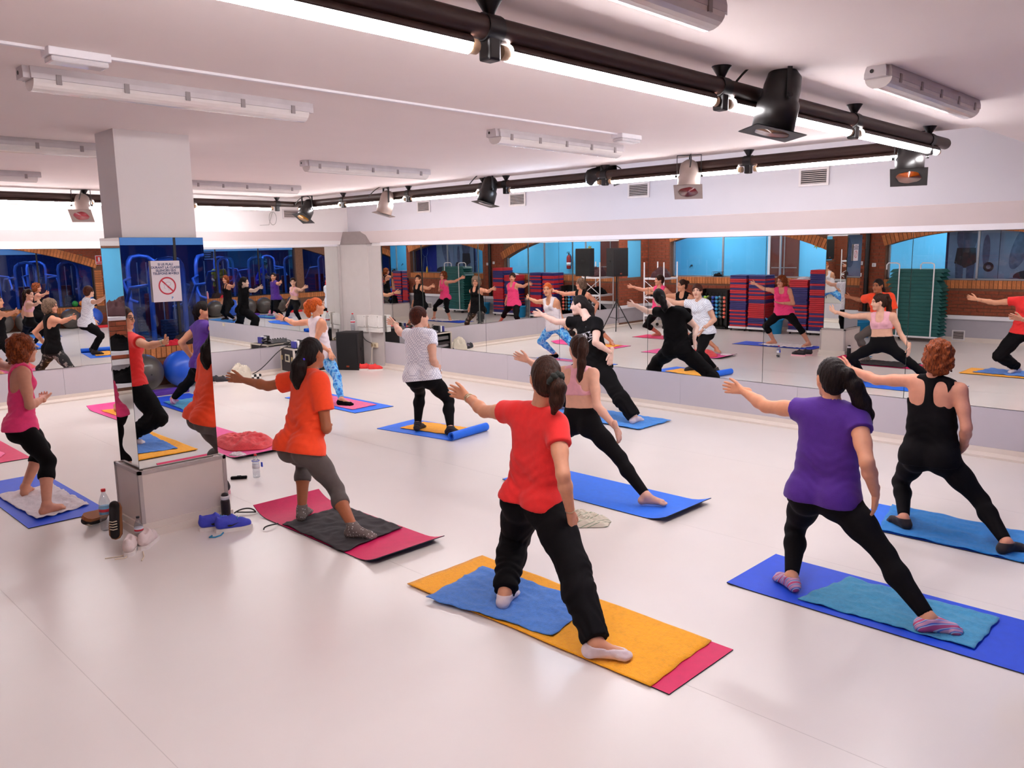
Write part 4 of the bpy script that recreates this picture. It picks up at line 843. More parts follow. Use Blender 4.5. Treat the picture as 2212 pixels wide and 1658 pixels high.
# tote bag and zigzag pouch by the back wall
heap('tote_bag', 'crumpled cream tote bag slumped against the back wall', 'bag', (6.48, 12.86), 0.24, 0.10, 0.34, mat('tote_cream', (214, 204, 186), rough=0.9, bump=0.3), 13)
ZIG = pattern_mat('zigzag', (230, 226, 220), 'check', [(0, (232, 228, 222)), (0.5, (24, 20, 22))], 22)
b = MB(); b.rbox((-0.09, -0.03, 0), (0.09, 0.03, 0.09), 0.02); thing(b.build('pouch', ZIG, None, (6.72, 12.80, 0), (0, 0, R(-8))), 'black and white zigzag pouch lying beside the tote bag', 'pouch')
# ------------------------------------------------------------------ things along the left and front walls, seen in the mirrors
M_SRED = mat('step_red', (196, 24, 40), rough=0.5, var=0.06); M_SNAVY = mat('step_navy', (44, 36, 110), rough=0.5, var=0.06)
def step_mesh(m, w_=0.44, d=0.46, h=0.043):
    b = MB(); b.rbox((-d/2, -w_/2, 0), (d/2, w_/2, h), 0.012); o = b.build('step_platform', m); me = o.data; bpy.data.objects.remove(o); return me
ME_R, ME_N = step_mesh(M_SRED), step_mesh(M_SNAVY)
def stack(yc, seq, nm, x=-0.36):
    ct = empty('stack_cart', (x, yc, 0), label='low white cart under ' + nm, cat='cart', group='carts under the step stacks')
    MB().rbox((-0.25, -0.235, 0.055), (0.25, 0.235, 0.105), 0.006).build('deck', M_TRIM, ct)
    for a in (-0.2, 0.2):
        for b_ in (-0.18, 0.18): w__ = MB(); w__.cyl((a, b_-0.012, 0.028), (a, b_+0.012, 0.028), 0.028, n=10); w__.build('caster', M_BLK, ct)
    z = 0.106; n = len(seq)
    for i, c in enumerate(seq[::-1]):
        o = bpy.data.objects.new('step_platform', ME_R if c == 'R' else ME_N); link(o); o.location = (x+random.uniform(-0.008, 0.008), yc+random.uniform(-0.006, 0.006), z); z += 0.0445
        tag(o, '%s step platform, %s in %s' % ('red' if c == 'R' else 'navy', 'topmost' if i == n-1 else ORD[i] + ('' if i == 0 else ' from the bottom'), nm), 'step platform', 'red and navy step platforms stacked by the left wall')
stack(10.02, 'BBRRBRRBRRBRBRBBBBBRBRBRBRBR', 'the mirror-left stack beside the dumbbells'); stack(9.52, 'BBRBRBBRBRBRRBBRRRRRRRRBBBRBB'[:28], 'the second stack beside the dumbbells')
stack(8.49, 'RRRRBBBBBBBBBRBRBRBRBBBRBB', 'the white-topped stack by the blue bucket'); stack(8.00, 'RRBBBBBRBBRRRBRRRRRRRRBRBBRBRBB', 'the tallest stack by the column')
stack(2.98, 'BBRRBRBRRBBRBRRBBRBRRB', 'the stack near the camera'); stack(2.48, 'RBRRBBRBRBRRBBRBRRBRBB', 'the stack nearest the camera')
heap('folded_towel', 'white towel lying on top of the red stacked steps', 'towel', (-0.36, 8.49), 0.15, 0.14, 0.06, T_WHITE, 21, zb=0.106+26*0.0445)
# trolley of green steps
gt = empty('step_trolley', (-0.36, 5.96, 0), label='white tube trolley holding the green steps under the arched window', cat='trolley')
t = MB()
for y in (-0.34, 0.34): t.tube([(0.24, y-0.02, 0.12), (0.24, y-0.02, 1.58), (0.24, y-0.01, 1.62), (0.22, y+0.05, 1.64), (0.20, y+0.22, 1.64), (0.18, y+0.26, 1.60), (0.18, y+0.26, 1.5)], 0.014, 8)
t.build('hoop', M_TRIM, gt)
t = MB(); t.box((-0.25, -0.5, 0.09), (0.25, 0.5, 0.12)); t.tube([(0.24, -0.5, 0.11), (0.24, 0.5, 0.11)], 0.016, 8); t.build('deck', M_TRIM, gt)
for a in (-0.2, 0.2):
    for b_ in (-0.4, 0.4): w__ = MB(); w__.cyl((a, b_-0.014, 0.045), (a, b_+0.014, 0.045), 0.045, n=12); w__.build('caster', M_BLK, gt)
b = MB(); b.prism([(-0.53, 0.0), (0.53, 0.0), (0.53, 0.012), (0.47, 0.072), (-0.47, 0.072), (-0.53, 0.012)], 'x', -0.20, 0.20); o = b.build('green_step', mat('step_green', (16, 88, 84), rough=0.55, var=0.08)); ME_G = o.data; bpy.data.objects.remove(o)
for i in range(18):
    o = bpy.data.objects.new('green_step', ME_G); link(o); o.location = (-0.36, 5.96+random.uniform(-0.015, 0.015)+(0.06 if i == 14 else 0), 0.122+i*0.0775)
    tag(o, 'dark green step on the trolley, %s' % ('topmost' if i == 17 else 'lowest' if i == 0 else ORD[i] + ' from the bottom'), 'step platform', 'green steps on the trolley')
# dumbbell rack
dr = empty('dumbbell_rack', (-0.42, 10.80, 0), label='black upright rack of small coloured dumbbells by the left wall', cat='rack')
b = MB(); b.box((-0.20, -0.42, 0.0), (0.16, -0.38, 0.98)); b.box((-0.20, 0.38, 0.0), (0.16, 0.42, 0.98)); b.box((-0.20, -0.4, 0.02), (0.2, 0.4, 0.06)); b.box((-0.20, -0.4, 0.90), (-0.17, 0.4, 0.98)); b.build('frame', M_BLK, dr); MB().box((-0.21, -0.4, 0.06), (-0.19, 0.4, 0.9)).build('back_panel', M_CASE, dr)
for k, (nm, c) in enumerate((('coral', (236, 110, 90)), ('grey', (90, 100, 96)), ('sky', (60, 160, 210)), ('blue', (40, 70, 170)), ('black', (34, 34, 40)), ('lime', (170, 210, 50)), ('teal', (40, 110, 130)))):
    m = mat('dumbbell_'+nm, c, rough=0.4); y = -0.33+k*0.11; pr_ = None
    for i in range(6):
        z = 0.30+i*0.095
        if pr_ is None:
            pr_ = empty('dumbbell', (0, 0, 0))
            for s_ in (-1, 1): h_ = MB(); h_.lathe([(0.0, -0.028), (0.034, -0.022), (0.040, 0.0), (0.034, 0.022), (0.0, 0.028)], (s_*0.07, 0, 0), (1, 0, 0), 10); h_.build('head', m, pr_)
            h_ = MB(); h_.cyl((-0.07, 0, 0), (0.07, 0, 0), 0.014, n=8); h_.build('handle', M_ALU, pr_); o = pr_
        else: o = copy_tree(pr_)
        o.location = (-0.36, 10.80+y, z); tag(o, '%s dumbbell on the black rack, %s of its column' % (nm, 'top' if i == 5 else ['lowest', 'second', 'third', 'fourth', 'fifth'][i]), 'dumbbell', 'small coloured dumbbells')
for y in [-0.33+k*0.11 for k in range(7)]:
    MB().box((-0.10, y-0.030, 0.06), (-0.085, y+0.030, 0.88)).build('rail', M_BLK, dr)
# white shelf rack near the far left corner
rk = empty('shelf_rack', (0.18, 12.05, 0), label='white tube shelf rack on casters in the far left corner', cat='rack')
for x in (-0.30, 0.30):
    for y in (-0.30, 0.30): b = MB(); b.cyl((x, y, 0.08), (x, y, 1.68), 0.018, n=8); b.build('post', M_TRIM, rk); b = MB(); b.cyl((x-0.014, y, 0.04), (x+0.014, y, 0.04), 0.04, n=12); b.build('caster', M_BLK, rk)
for z in (0.30, 0.76, 1.24): b = MB(); b.box((-0.31, -0.31, z), (0.31, 0.31, z+0.045)); b.build('shelf', M_TRIM, rk)
for z in (0.34, 0.80):
    b = MB(); b.tube([(0.30, -0.3, z), (0.30, 0.3, z+0.42)], 0.008, 6); b.build('brace', M_TRIM, rk); b = MB(); b.tube([(0.30, 0.3, z), (0.30, -0.3, z+0.42)], 0.008, 6); b.build('brace', M_TRIM, rk)
for i, (z, nm) in enumerate(((0.347, 'lower'), (0.807, 'middle'), (1.287, 'upper'))): heap('weight_vest', 'black weight vest piled on the %s shelf of the white rack' % nm, 'vest', (0.18, 12.05), 0.26, 0.26, 0.22 if i < 2 else 0.28, BLACKF if i != 2 else mat('vest_maroon', (60, 18, 24), rough=0.8), 30+i, zb=z)
# loudspeaker on tripod
ts = empty('speaker_stand', (1.38, 12.55, 0), label='black tripod stand holding a loudspeaker near the far left corner', cat='speaker stand')
b = MB(); b.cyl((0, 0, 0.25), (0, 0, 1.36), 0.018, n=10); b.build('pole', M_BLK, ts); b = MB(); b.cyl((0, 0, 0.70), (0, 0, 0.80), 0.032, n=12); b.build('collar', M_BLK, ts)
for a in (-0.6, 1.5, 3.6):
    b = MB(); b.cyl((0, 0, 0.74), (0.42*math.cos(a), 0.42*math.sin(a), 0.015), 0.013, n=8); b.build('leg', M_BLK, ts); b = MB(); b.cyl((0, 0, 0.30), (0.24*math.cos(a), 0.24*math.sin(a), 0.33), 0.008, n=6); b.build('strut', M_BLK, ts)
s2 = empty('loudspeaker', (1.38, 12.55, 1.36), R(20), label='black loudspeaker mounted on the tripod stand', cat='loudspeaker'); spk(s2, 0.46, 0.36, 0.38, 0.70)
# buckets
def bucket(label, loc, r, h, m):
    root = empty('bucket', loc, label=label, cat='bucket', group='plastic buckets'); b = MB(); b.lathe([(0.0, 0.0), (r*0.82, 0.0), (r, h), (r*1.05, h), (r*1.05, h-0.015), (r*0.97, h-0.02), (r*0.80, 0.02), (0, 0.02)], n=24); b.build('tub', m, root)
    for s_ in (-1, 1): b = MB(); b.tube(bez((0, s_*r*1.03, h-0.02), (0.06, s_*r*1.25, h+0.03), (-0.06, s_*r*1.25, h+0.03), (0, s_*r*1.03, h-0.02)), 0.008, 6); b.build('handle', m, root)
M_CYAN = mat('bucket_cyan', (30, 150, 210), rough=0.4)
bucket('cyan plastic bucket on the floor between the step stacks', (-0.05, 9.0, 0), 0.19, 0.34, M_CYAN); bucket('cyan plastic bucket beside the black downpipe', (-0.38, 7.12, 0), 0.2, 0.36, M_CYAN)
# black downpipe, switches and blue mat roll by the brick pier
b = MB(); b.cyl((XC+0.06, 7.16, 0.56), (XC+0.06, 7.16, 3.0), 0.05, n=14); dp = b.build('downpipe', M_BLK); thing(dp, 'black vertical pipe on the brick pier of the left wall', 'pipe')
for z in (1.0, 1.9, 2.6): b = MB(); b.cyl((XC+0.06, 7.16, z), (XC+0.06, 7.16, z+0.03), 0.056, n=14); b.build('pipe_clamp', M_BLK, dp)
for i, (y, z) in enumerate(((7.30, 1.62), (7.02, 1.58), (7.32, 1.36))):
    b = MB(); b.rbox((XC, y-0.04, z-0.04), (XC+0.035, y+0.04, z+0.04), 0.005); o = b.build('light_switch', M_TRIM); thing(o, ['upper white switch left of the black pipe', 'white switch right of the black pipe', 'lower white switch left of the black pipe'][i], 'switch', 'switches on the brick pier'); b = MB(); b.rbox((XC+0.035, y-0.02, z-0.025), (XC+0.042, y+0.02, z+0.025), 0.003); b.build('rocker', M_BODY, o)
# corridor things
fe = empty('fire_extinguisher', (HX+0.12, 8.62, 1.35), label='red fire extinguisher hanging on the blue corridor wall', cat='fire extinguisher')
b = MB(); b.lathe([(0.0, 0), (0.07, 0.01), (0.075, 0.05), (0.075, 0.38), (0.05, 0.44), (0.025, 0.46)], n=16); b.build('cylinder', mat('extinguisher_red', (140, 24, 26), rough=0.4), fe); b = MB(); b.lathe([(0.0755, 0.12), (0.0755, 0.22)], n=16); b.build('label_band', L_WH, fe); b = MB(); b.cyl((0, 0, 0.46), (0, 0, 0.52), 0.02, n=8); b.box((-0.01, -0.09, 0.52), (0.01, 0.03, 0.535)); b.box((-0.01, -0.07, 0.55), (0.01, 0.03, 0.565)); b.build('valve', M_BLK, fe); b = MB(); b.tube(bez((0, 0.02, 0.49), (0.02, 0.14, 0.50), (0.02, 0.14, 0.2), (0.0, 0.085, 0.1)), 0.01, 6); b.build('hose', M_BLK, fe)
b = MB()
for k in range(8): a = k*math.pi/4; b.prism([(0.11*math.cos(a), 0.11*math.sin(a)), (0.045*math.cos(a+0.35), 0.045*math.sin(a+0.35)), (0.045*math.cos(a-0.35), 0.045*math.sin(a-0.35))], 'x', 0, 0.01)
b.cyl((0, 0, 0), (0.014, 0, 0), 0.05, n=16); thing(b.build('sun_ornament', mat('ornament_gold', (150, 130, 40), rough=0.4), None, (HX+0.002, 9.36, 2.02)), 'small golden sun ornament on the corridor wall', 'ornament')
b = MB(); b.tube([(0, 0.05*math.cos(a)*(1-a/8), 0.06*math.sin(a)*(1-a/8)+a*0.02) for a in [i*0.3 for i in range(18)]], 0.010, 6); thing(b.build('wall_hook', M_BLK, None, (HX+0.02, 13.1, 1.42)), 'small dark seahorse-shaped hook on the corridor wall', 'hook')
bk_ = empty('wire_basket', (XC-0.06, 10.95, SILL), label='dark mesh basket standing on the left window sill', cat='basket'); b = MB()
for z in (0.01, 0.07, 0.13): b.tube([(0.05, -0.14, z), (0.05, 0.14, z), (-0.05, 0.14, z), (-0.05, -0.14, z), (0.05, -0.14, z)], 0.004, 5)
for i in range(7): y = -0.14+i*0.28/6; b.tube([(0.05, y, 0.13), (0.05, y, 0.01), (-0.05, y, 0.01), (-0.05, y, 0.13)], 0.003, 4)
b.build('wires', M_BLK, bk_); heap('cloth_bundle', 'dark cloth bundle inside the mesh basket', 'cloth', (XC-0.06, 10.95), 0.04, 0.12, 0.11, BLACKF, 41, zb=SILL+0.015)
b = MB(); b.lathe([(0.030, 0), (0.034, 0.02), (0.034, 0.15), (0.018, 0.19), (0.018, 0.22)], n=12); thing(b.build('bottle', mat('bottle_yellow', (220, 170, 30), rough=0.4), None, (XC-0.05, 4.0, SILL)), 'yellow bottle on the sill of the arched mural window', 'bottle')
# murals in the corridor behind the arched window: photographic posters, blue-grey bodies on a pale ground
def mural(label, y0, y1, ground, shapes):
    root = empty('mural', (-1.35, y0, 0.9), label=label, cat='mural', group='fitness murals behind the arched window')
    MB().box((-0.02, 0, 0), (0, y1-y0, 1.6)).build('mural_panel', mat('mural_ground_%d' % int(y0*10), ground, rough=0.6, var=0.12, vscale=3), root)
    for i, (poly, c) in enumerate(shapes):
        b = MB(); b.prism(poly, 'x', 0.0005*(i+1), 0.0005*(i+1)+0.0004); b.build('figure_print', mat('mural_tone_%d_%d_%d' % c, c, rough=0.6, var=0.25, vscale=9), root)
def ellp(cy, cz, ry, rz, n=20, rot=0.0): return [(cy+ry*math.cos(a)*math.cos(rot)-rz*math.sin(a)*math.sin(rot), cz+ry*math.cos(a)*math.sin(rot)+rz*math.sin(a)*math.cos(rot)) for a in [2*math.pi*i/n for i in range(n)]]
mural('blue-grey mural of a woman with a dumbbell behind the arched window', 4.75, 5.72, (108, 140, 180), [(ellp(0.62, 1.25, 0.20, 0.36), (70, 84, 120)), ([(0.44, 1.02), (0.80, 1.02), (0.84, 0.70), (0.72, 0.60), (0.52, 0.60), (0.42, 0.72)], (24, 24, 40)), ([(0.44, 0.68), (0.60, 0.62), (0.58, 0.0), (0.46, 0.0)], (64, 80, 118)), ([(0.66, 0.62), (0.82, 0.70), (0.78, 0.0), (0.66, 0.0)], (64, 80, 118)), (ellp(0.24, 0.95, 0.07, 0.34), (76, 92, 130)), (ellp(0.18, 0.62, 0.10, 0.10), (26, 26, 40)), (ellp(0.18, 0.62, 0.045, 0.045), (90, 100, 130))])
mural('blue-grey mural of a stretching leg behind the arched window', 3.85, 4.74, (120, 146, 184), [(ellp(0.50, 1.05, 0.16, 0.50, rot=0.3), (84, 104, 144)), (ellp(0.30, 0.42, 0.32, 0.14), (30, 32, 52)), (ellp(0.62, 0.20, 0.30, 0.20), (90, 110, 150)), (ellp(0.62, 0.14, 0.20, 0.12), (120, 146, 184))])
mural('deep blue mural with a pale line drawing behind the arched window', 2.75, 3.84, (30, 50, 160), [([(0.3, 0.2), (0.34, 0.2), (0.44, 0.9), (0.40, 0.9)], (120, 150, 220)), ([(0.62, 0.2), (0.66, 0.2), (0.56, 0.9), (0.52, 0.9)], (120, 150, 220)), (ellp(0.48, 1.12, 0.16, 0.22), (120, 150, 220)), (ellp(0.48, 1.12, 0.14, 0.20), (30, 50, 160))])
structure(MB().box((-1.46, 2.70, 0), (-1.385, 5.78, 3.0)).build('wall_mural', mat('mural_wall', (40, 50, 90), rough=0.8)))

# exercise balls along the front wall
def ball(label, x, y, r, m, z=0.0):
    b = MB(); b.sphere((0, 0, r), r, 28); o = b.build('exercise_ball', m, None, (x, y, z)); thing(o, label, 'exercise ball', 'exercise balls along the gym window')
    v = MB(); v.cyl((0, r*0.999, r), (0, r*1.01, r), 0.012, n=10); v.build('valve', M_BLK, o)
M_BGREY = mat('ball_grey', (78, 70, 64), rough=0.35, coat=0.3); M_BBLUE = mat('ball_blue', (34, 92, 210), rough=0.35, coat=0.3)
for i, (x, m, r) in enumerate(((2.95, M_BGREY, 0.27), (3.52, M_BGREY, 0.27), (4.10, M_BGREY, 0.28), (4.70, M_BGREY, 0.28), (5.28, M_BBLUE, 0.28), (5.86, M_BGREY, 0.28), (6.44, M_BGREY, 0.28), (7.02, M_BGREY, 0.29), (7.62, M_BGREY, 0.29), (8.22, M_BBLUE, 0.29))):
    ball('%s exercise ball by the gym window, %s from its left end' % ('blue' if m == M_BBLUE else 'grey', ['first', 'second', 'third', 'fourth', 'fifth', 'sixth', 'seventh', 'eighth', 'ninth', 'tenth'][i]), x, YD+0.36, r, m)
for i, (x, c, nm) in enumerate(((4.85, (84, 40, 150), 'purple'), (6.75, (220, 30, 40), 'red'), (8.30, (220, 30, 40), 'red'), (3.2, (220, 30, 40), 'red'))):
    b = MB(); b.rbox((-0.28, -0.09, 0), (0.28, 0.09, 0.07), 0.012); thing(b.build('foam_pad', mat('foam_'+nm, c, rough=0.6), None, (x, 0.42, 0)), '%s foam pad on the floor before the exercise balls, %s' % (nm, ['under the middle window', 'right of centre', 'at the right end', 'at the left end'][i]), 'foam pad', 'foam pads')
# ledge things
for i, (x, c, nm) in enumerate(((7.90, (40, 150, 60), 'green'), (8.10, (230, 130, 40), 'orange'), (8.28, (200, 60, 90), 'pink'))): b = MB(); b.sphere((0, 0, 0.09), 0.09, 18); thing(b.build('small_ball', mat('small_ball_'+nm, c, rough=0.5, var=0.3, vscale=12), None, (x, YD-0.09+0.03*(i % 2), GS)), '%s patterned ball on the gym window ledge' % nm, 'ball', 'small balls on the ledge')
for i in range(5): b = MB(); b.rbox((-0.16, -0.06, 0), (0.16, 0.06, 0.075), 0.01); thing(b.build('foam_block', mat('foam_block_blue', (50, 110, 200), rough=0.7), None, (8.30+0.004*i-0.14*0, YD-0.18, GS+0.0+i*0.077+0.0), (0, 0, R(90))), 'blue foam block on the ledge, %s in the pile' % (['lowest', 'second', 'middle', 'fourth', 'topmost'][i]), 'foam block', 'blue foam blocks')
heap('gym_bag', 'dark gym bag with red lining on the gym window ledge', 'bag', (5.55, YD-0.09), 0.2, 0.06, 0.22, mat('bag_dark', (40, 18, 22), rough=0.8), 51, zb=GS); heap('red_shirt', 'red shirt hanging over the gym window ledge', 'shirt', (5.35, YD-0.05), 0.14, 0.06, 0.10, mat('cloth_red', (214, 30, 50), rough=0.9), 52, zb=GS)
b = MB(); b.tube([(8.72, YD+0.03, 1.46), (8.90, YD+0.03, 1.46)], 0.010, 6)
rb = b.build('band_rail', M_TRIM); thing(rb, 'short rail on the brick wall holding green bands', 'rail')
for i in range(5): b = MB(); x = 8.74+i*0.035; b.tube([(x, YD+0.03, 1.45), (x+0.006, YD+0.04, 1.1), (x+0.01, YD+0.04, 0.82), (x+0.018, YD+0.045, 1.1), (x+0.015, YD+0.035, 1.45)], 0.009, 6); thing(b.build('resistance_band', mat('band_green', (16, 70, 40), rough=0.6)), 'green resistance band hanging on the brick wall rail, %s from the window' % ['first', 'second', 'third', 'fourth', 'fifth'][i], 'band', 'green resistance bands')
es = empty('safety_sign', (8.66, YD+0.012, 1.98), label='red and white extinguisher sign on the front brick wall', cat='sign'); MB().box((-0.10, 0, -0.13), (0.10, 0.004, 0.13)).build('plate', L_WH, es); MB().box((-0.085, 0.004, -0.06), (0.085, 0.006, 0.115)).build('red_field', mat('sign_red', (210, 40, 30)), es); MB().box((-0.085, 0.004, -0.115), (0.085, 0.006, -0.075)).build('red_strip', mat('sign_red'), es); b = MB(); b.rbox((-0.025, 0.006, -0.04), (0.025, 0.008, 0.08), 0.008); b.build('pictogram', L_WH, es)
# gym machines behind the glass
M_FRAME = mat('gym_frame_blue', (96, 128, 196), rough=0.4, metal=0.3); M_PAD = mat('gym_pad', (24, 24, 36), rough=0.6); M_STACK = mat('gym_stack', (60, 64, 84), rough=0.5, metal=0.4); M_PADR = mat('gym_pad_red', (120, 26, 34), rough=0.6)
def machine():
    root = empty('gym_machine', (0, 0, 0))
    for x in (-0.28, 0.28): b = MB(); b.tube([(x, 0.1, 0.0), (x, 0.1, 1.7), (x*0.9, 0.12, 1.82), (x*0.6, 0.2, 1.9)], 0.045, 8); b.build('upright', M_FRAME, root)
    b = MB(); b.tube([(-0.17, 0.2, 1.9), (0, 0.22, 1.93), (0.17, 0.2, 1.9)], 0.04, 8); b.build('top_arch', M_FRAME, root)
    for i in range(12): b = MB(); b.box((-0.15, 0.06, 0.25+i*0.055), (0.15, 0.16, 0.295+i*0.055)); b.build('weight_plate', M_STACK, root)
    for x in (-0.09, 0.09): b = MB(); b.cyl((x, 0.11, 0.2), (x, 0.11, 1.8), 0.012, n=8); b.build('guide_rod', M_ALU, root)
    b = MB(); b.rbox((-0.2, -0.75, 0.42), (0.2, -0.4, 0.52), 0.03); b.build('seat', M_PAD, root); b = MB(); b.rbox((-0.18, -0.42, 0.55), (0.18, -0.34, 1.2), 0.03); b.build('backrest', M_PADR, root)
    b = MB(); b.tube([(0, -0.9, 0.06), (0, 0.3, 0.06)], 0.05, 8); b.tube([(-0.4, -0.8, 0.06), (0.4, -0.8, 0.06)], 0.04, 8); b.tube([(0, -0.55, 0.06), (0, -0.55, 0.42)], 0.04, 8); b.build('base', M_FRAME, root)
    for s_ in (-1, 1): b = MB(); b.tube([(s_*0.25, 0.1, 1.5), (s_*0.5, -0.2, 1.45), (s_*0.5, -0.5, 1.1), (s_*0.42, -0.7, 1.05)], 0.028, 8); b.build('lever_arm', M_FRAME, root)
    return root
g0 = machine()
for i, (x, y, rz) in enumerate(((4.65, -1.75, 0.0), (5.80, -1.70, 0.0), (6.95, -1.75, 0.0), (8.10, -1.70, 0.0), (3.50, -1.75, 0.0), (2.05, -1.75, 0.0), (0.6, -1.75, 0.0), (5.2, -4.6, 3.14), (6.6, -4.6, 3.14), (8.0, -4.6, 3.14), (3.4, -4.6, 3.14), (1.4, -4.6, 3.14))):
    o = g0 if i == 0 else copy_tree(g0); o.location = (x, y, 0); o.rotation_euler = (0, 0, rz)
    tag(o, 'blue-framed weight machine behind the gym glass, %s %s' % (['first', 'second', 'third', 'fourth', 'fifth', 'sixth', 'seventh'][i] if i < 7 else ['first', 'second', 'third', 'fourth', 'fifth'][i-7], 'of the front row' if i < 7 else 'of the rear row'), 'gym machine', 'weight machines in the gym')
sgn = empty('notice', (3.3, GY+0.03, 2.05), label='small framed notice on the far gym wall', cat='notice'); MB().box((-0.3, 0, -0.22), (0.3, 0.02, 0.22)).build('board', M_PAD, sgn); b = MB()
for lo, hi in (((-0.3, 0.02, 0.19), (0.3, 0.03, 0.22)), ((-0.3, 0.02, -0.22), (0.3, 0.03, -0.19)), ((-0.3, 0.02, -0.22), (-0.27, 0.03, 0.22)), ((0.27, 0.02, -0.22), (0.3, 0.03, 0.22))): b.box(lo, hi)
b.build('border', mat('notice_border', (190, 210, 240)), sgn)
for i in range(4): MB().box((-0.2+0.02*i, 0.02, 0.11-i*0.08), (0.2-0.03*i, 0.024, 0.14-i*0.08)).build('text_line', mat('notice_border'), sgn)
# ------------------------------------------------------------------ people
def A3(v): return np.array(v, float)
def nrm(v): v = np.asarray(v, float); return v/(np.linalg.norm(v)+1e-12)
def skin_mat(name, rgb):
    m = mat(name, rgb, rough=0.5, spec=0.35, var=0.05, vscale=25)
    N, L, b = nodes_of(m); vm = [n for n in N if n.type == 'VECT_MATH'][0]
    at = N.new('ShaderNodeAttribute'); at.attribute_name = 'tone'
    mu = N.new('ShaderNodeVectorMath'); mu.operation = 'MULTIPLY'
    L.new(vm.outputs[0], mu.inputs[0]); L.new(at.outputs['Color'], mu.inputs[1]); L.new(mu.outputs[0], b.inputs['Base Color'])
    b.inputs['Subsurface Weight'].default_value = 0.0
    return m
def hair_mat(name, rgb, rgb2=None, rough=0.5):
    m = mat(name, rgb, rough=rough, spec=0.15, var=0.25, vscale=30)
    N, L, b = nodes_of(m); tc = [n for n in N if n.type == 'TEX_COORD'][0]
    mp = N.new('ShaderNodeMapping'); mp.inputs['Scale'].default_value = (160, 160, 22); L.new(tc.outputs['Object'], mp.inputs[0])
    n = N.new('ShaderNodeTexNoise'); n.inputs['Scale'].default_value = 1.0; n.inputs['Detail'].default_value = 3; L.new(mp.outputs[0], n.inputs['Vector'])
    bp = N.new('ShaderNodeBump'); bp.inputs['Strength'].default_value = 0.8; bp.inputs['Distance'].default_value = 0.006
    L.new(n.outputs['Fac'], bp.inputs['Height']); L.new(bp.outputs[0], b.inputs['Normal'])
    cr = N.new('ShaderNodeValToRGB'); cr.color_ramp.elements[0].position = 0.35; cr.color_ramp.elements[1].position = 0.68
    c = lin(rgb); c2 = lin(rgb2 or tuple(min(255, int(x*1.35+4)) for x in rgb))
    cr.color_ramp.elements[0].color = (*[x*0.65 for x in c], 1); cr.color_ramp.elements[1].color = (*c2, 1)
    L.new(n.outputs['Fac'], cr.inputs[0]); L.new(cr.outputs[0], b.inputs['Base Color']); return m

def hand_sdf(W, T, thumb, S, spread=0.12, curl=0.25, palm=1):
    s = S/1.6; d = nrm(T-W); t = nrm(thumb-d*np.dot(thumb, d)); n = np.cross(d, t)*palm
    q = SDF(0.0036)
    q.cone(W-d*0.05*s, W+d*0.012*s, 0.0265*s, 0.0235*s, 0.012, n, 0.8)
    for o in (0.024, 0.008, -0.009, -0.024):
        q.cone(W+d*0.01*s+t*o*0.45*s, W+d*0.078*s+t*o*s, 0.0165*s, 0.0125*s, 0.008)
    for o, L, sp in ((0.026, 0.066, 1.0), (0.009, 0.074, 0.3), (-0.009, 0.068, -0.35), (-0.025, 0.052, -1.1)):
        b = W+d*0.080*s+t*o*s
        d1 = nrm(d+t*sp*spread-n*curl*0.5); d2 = nrm(d+t*sp*spread-n*curl*1.4); d3 = nrm(d+t*sp*spread*0.8-n*curl*2.2)
        p1 = b+d1*L*0.46*s; p2 = p1+d2*L*0.30*s; p3 = p2+d3*L*0.22*s
        q.cone(b-d1*0.012*s, p1, 0.0100*s, 0.0088*s, 0.004); q.cone(p1, p2, 0.0088*s, 0.0080*s, 0.003); q.cone(p2, p3, 0.0080*s, 0.0064*s, 0.003)
    b = W+d*0.022*s+t*0.020*s; p1 = b+nrm(d*0.75+t*0.7-n*0.25)*0.038*s; p2 = p1+nrm(d*0.95+t*0.5-n*0.2)*0.030*s; p3 = p2+nrm(d+t*0.25-n*0.1)*0.022*s
    q.cone(b, p1, 0.0150*s, 0.0112*s, 0.010); q.cone(p1, p2, 0.0110*s, 0.0098*s, 0.004); q.cone(p2, p3, 0.0098*s, 0.0074*s, 0.003)
    return q

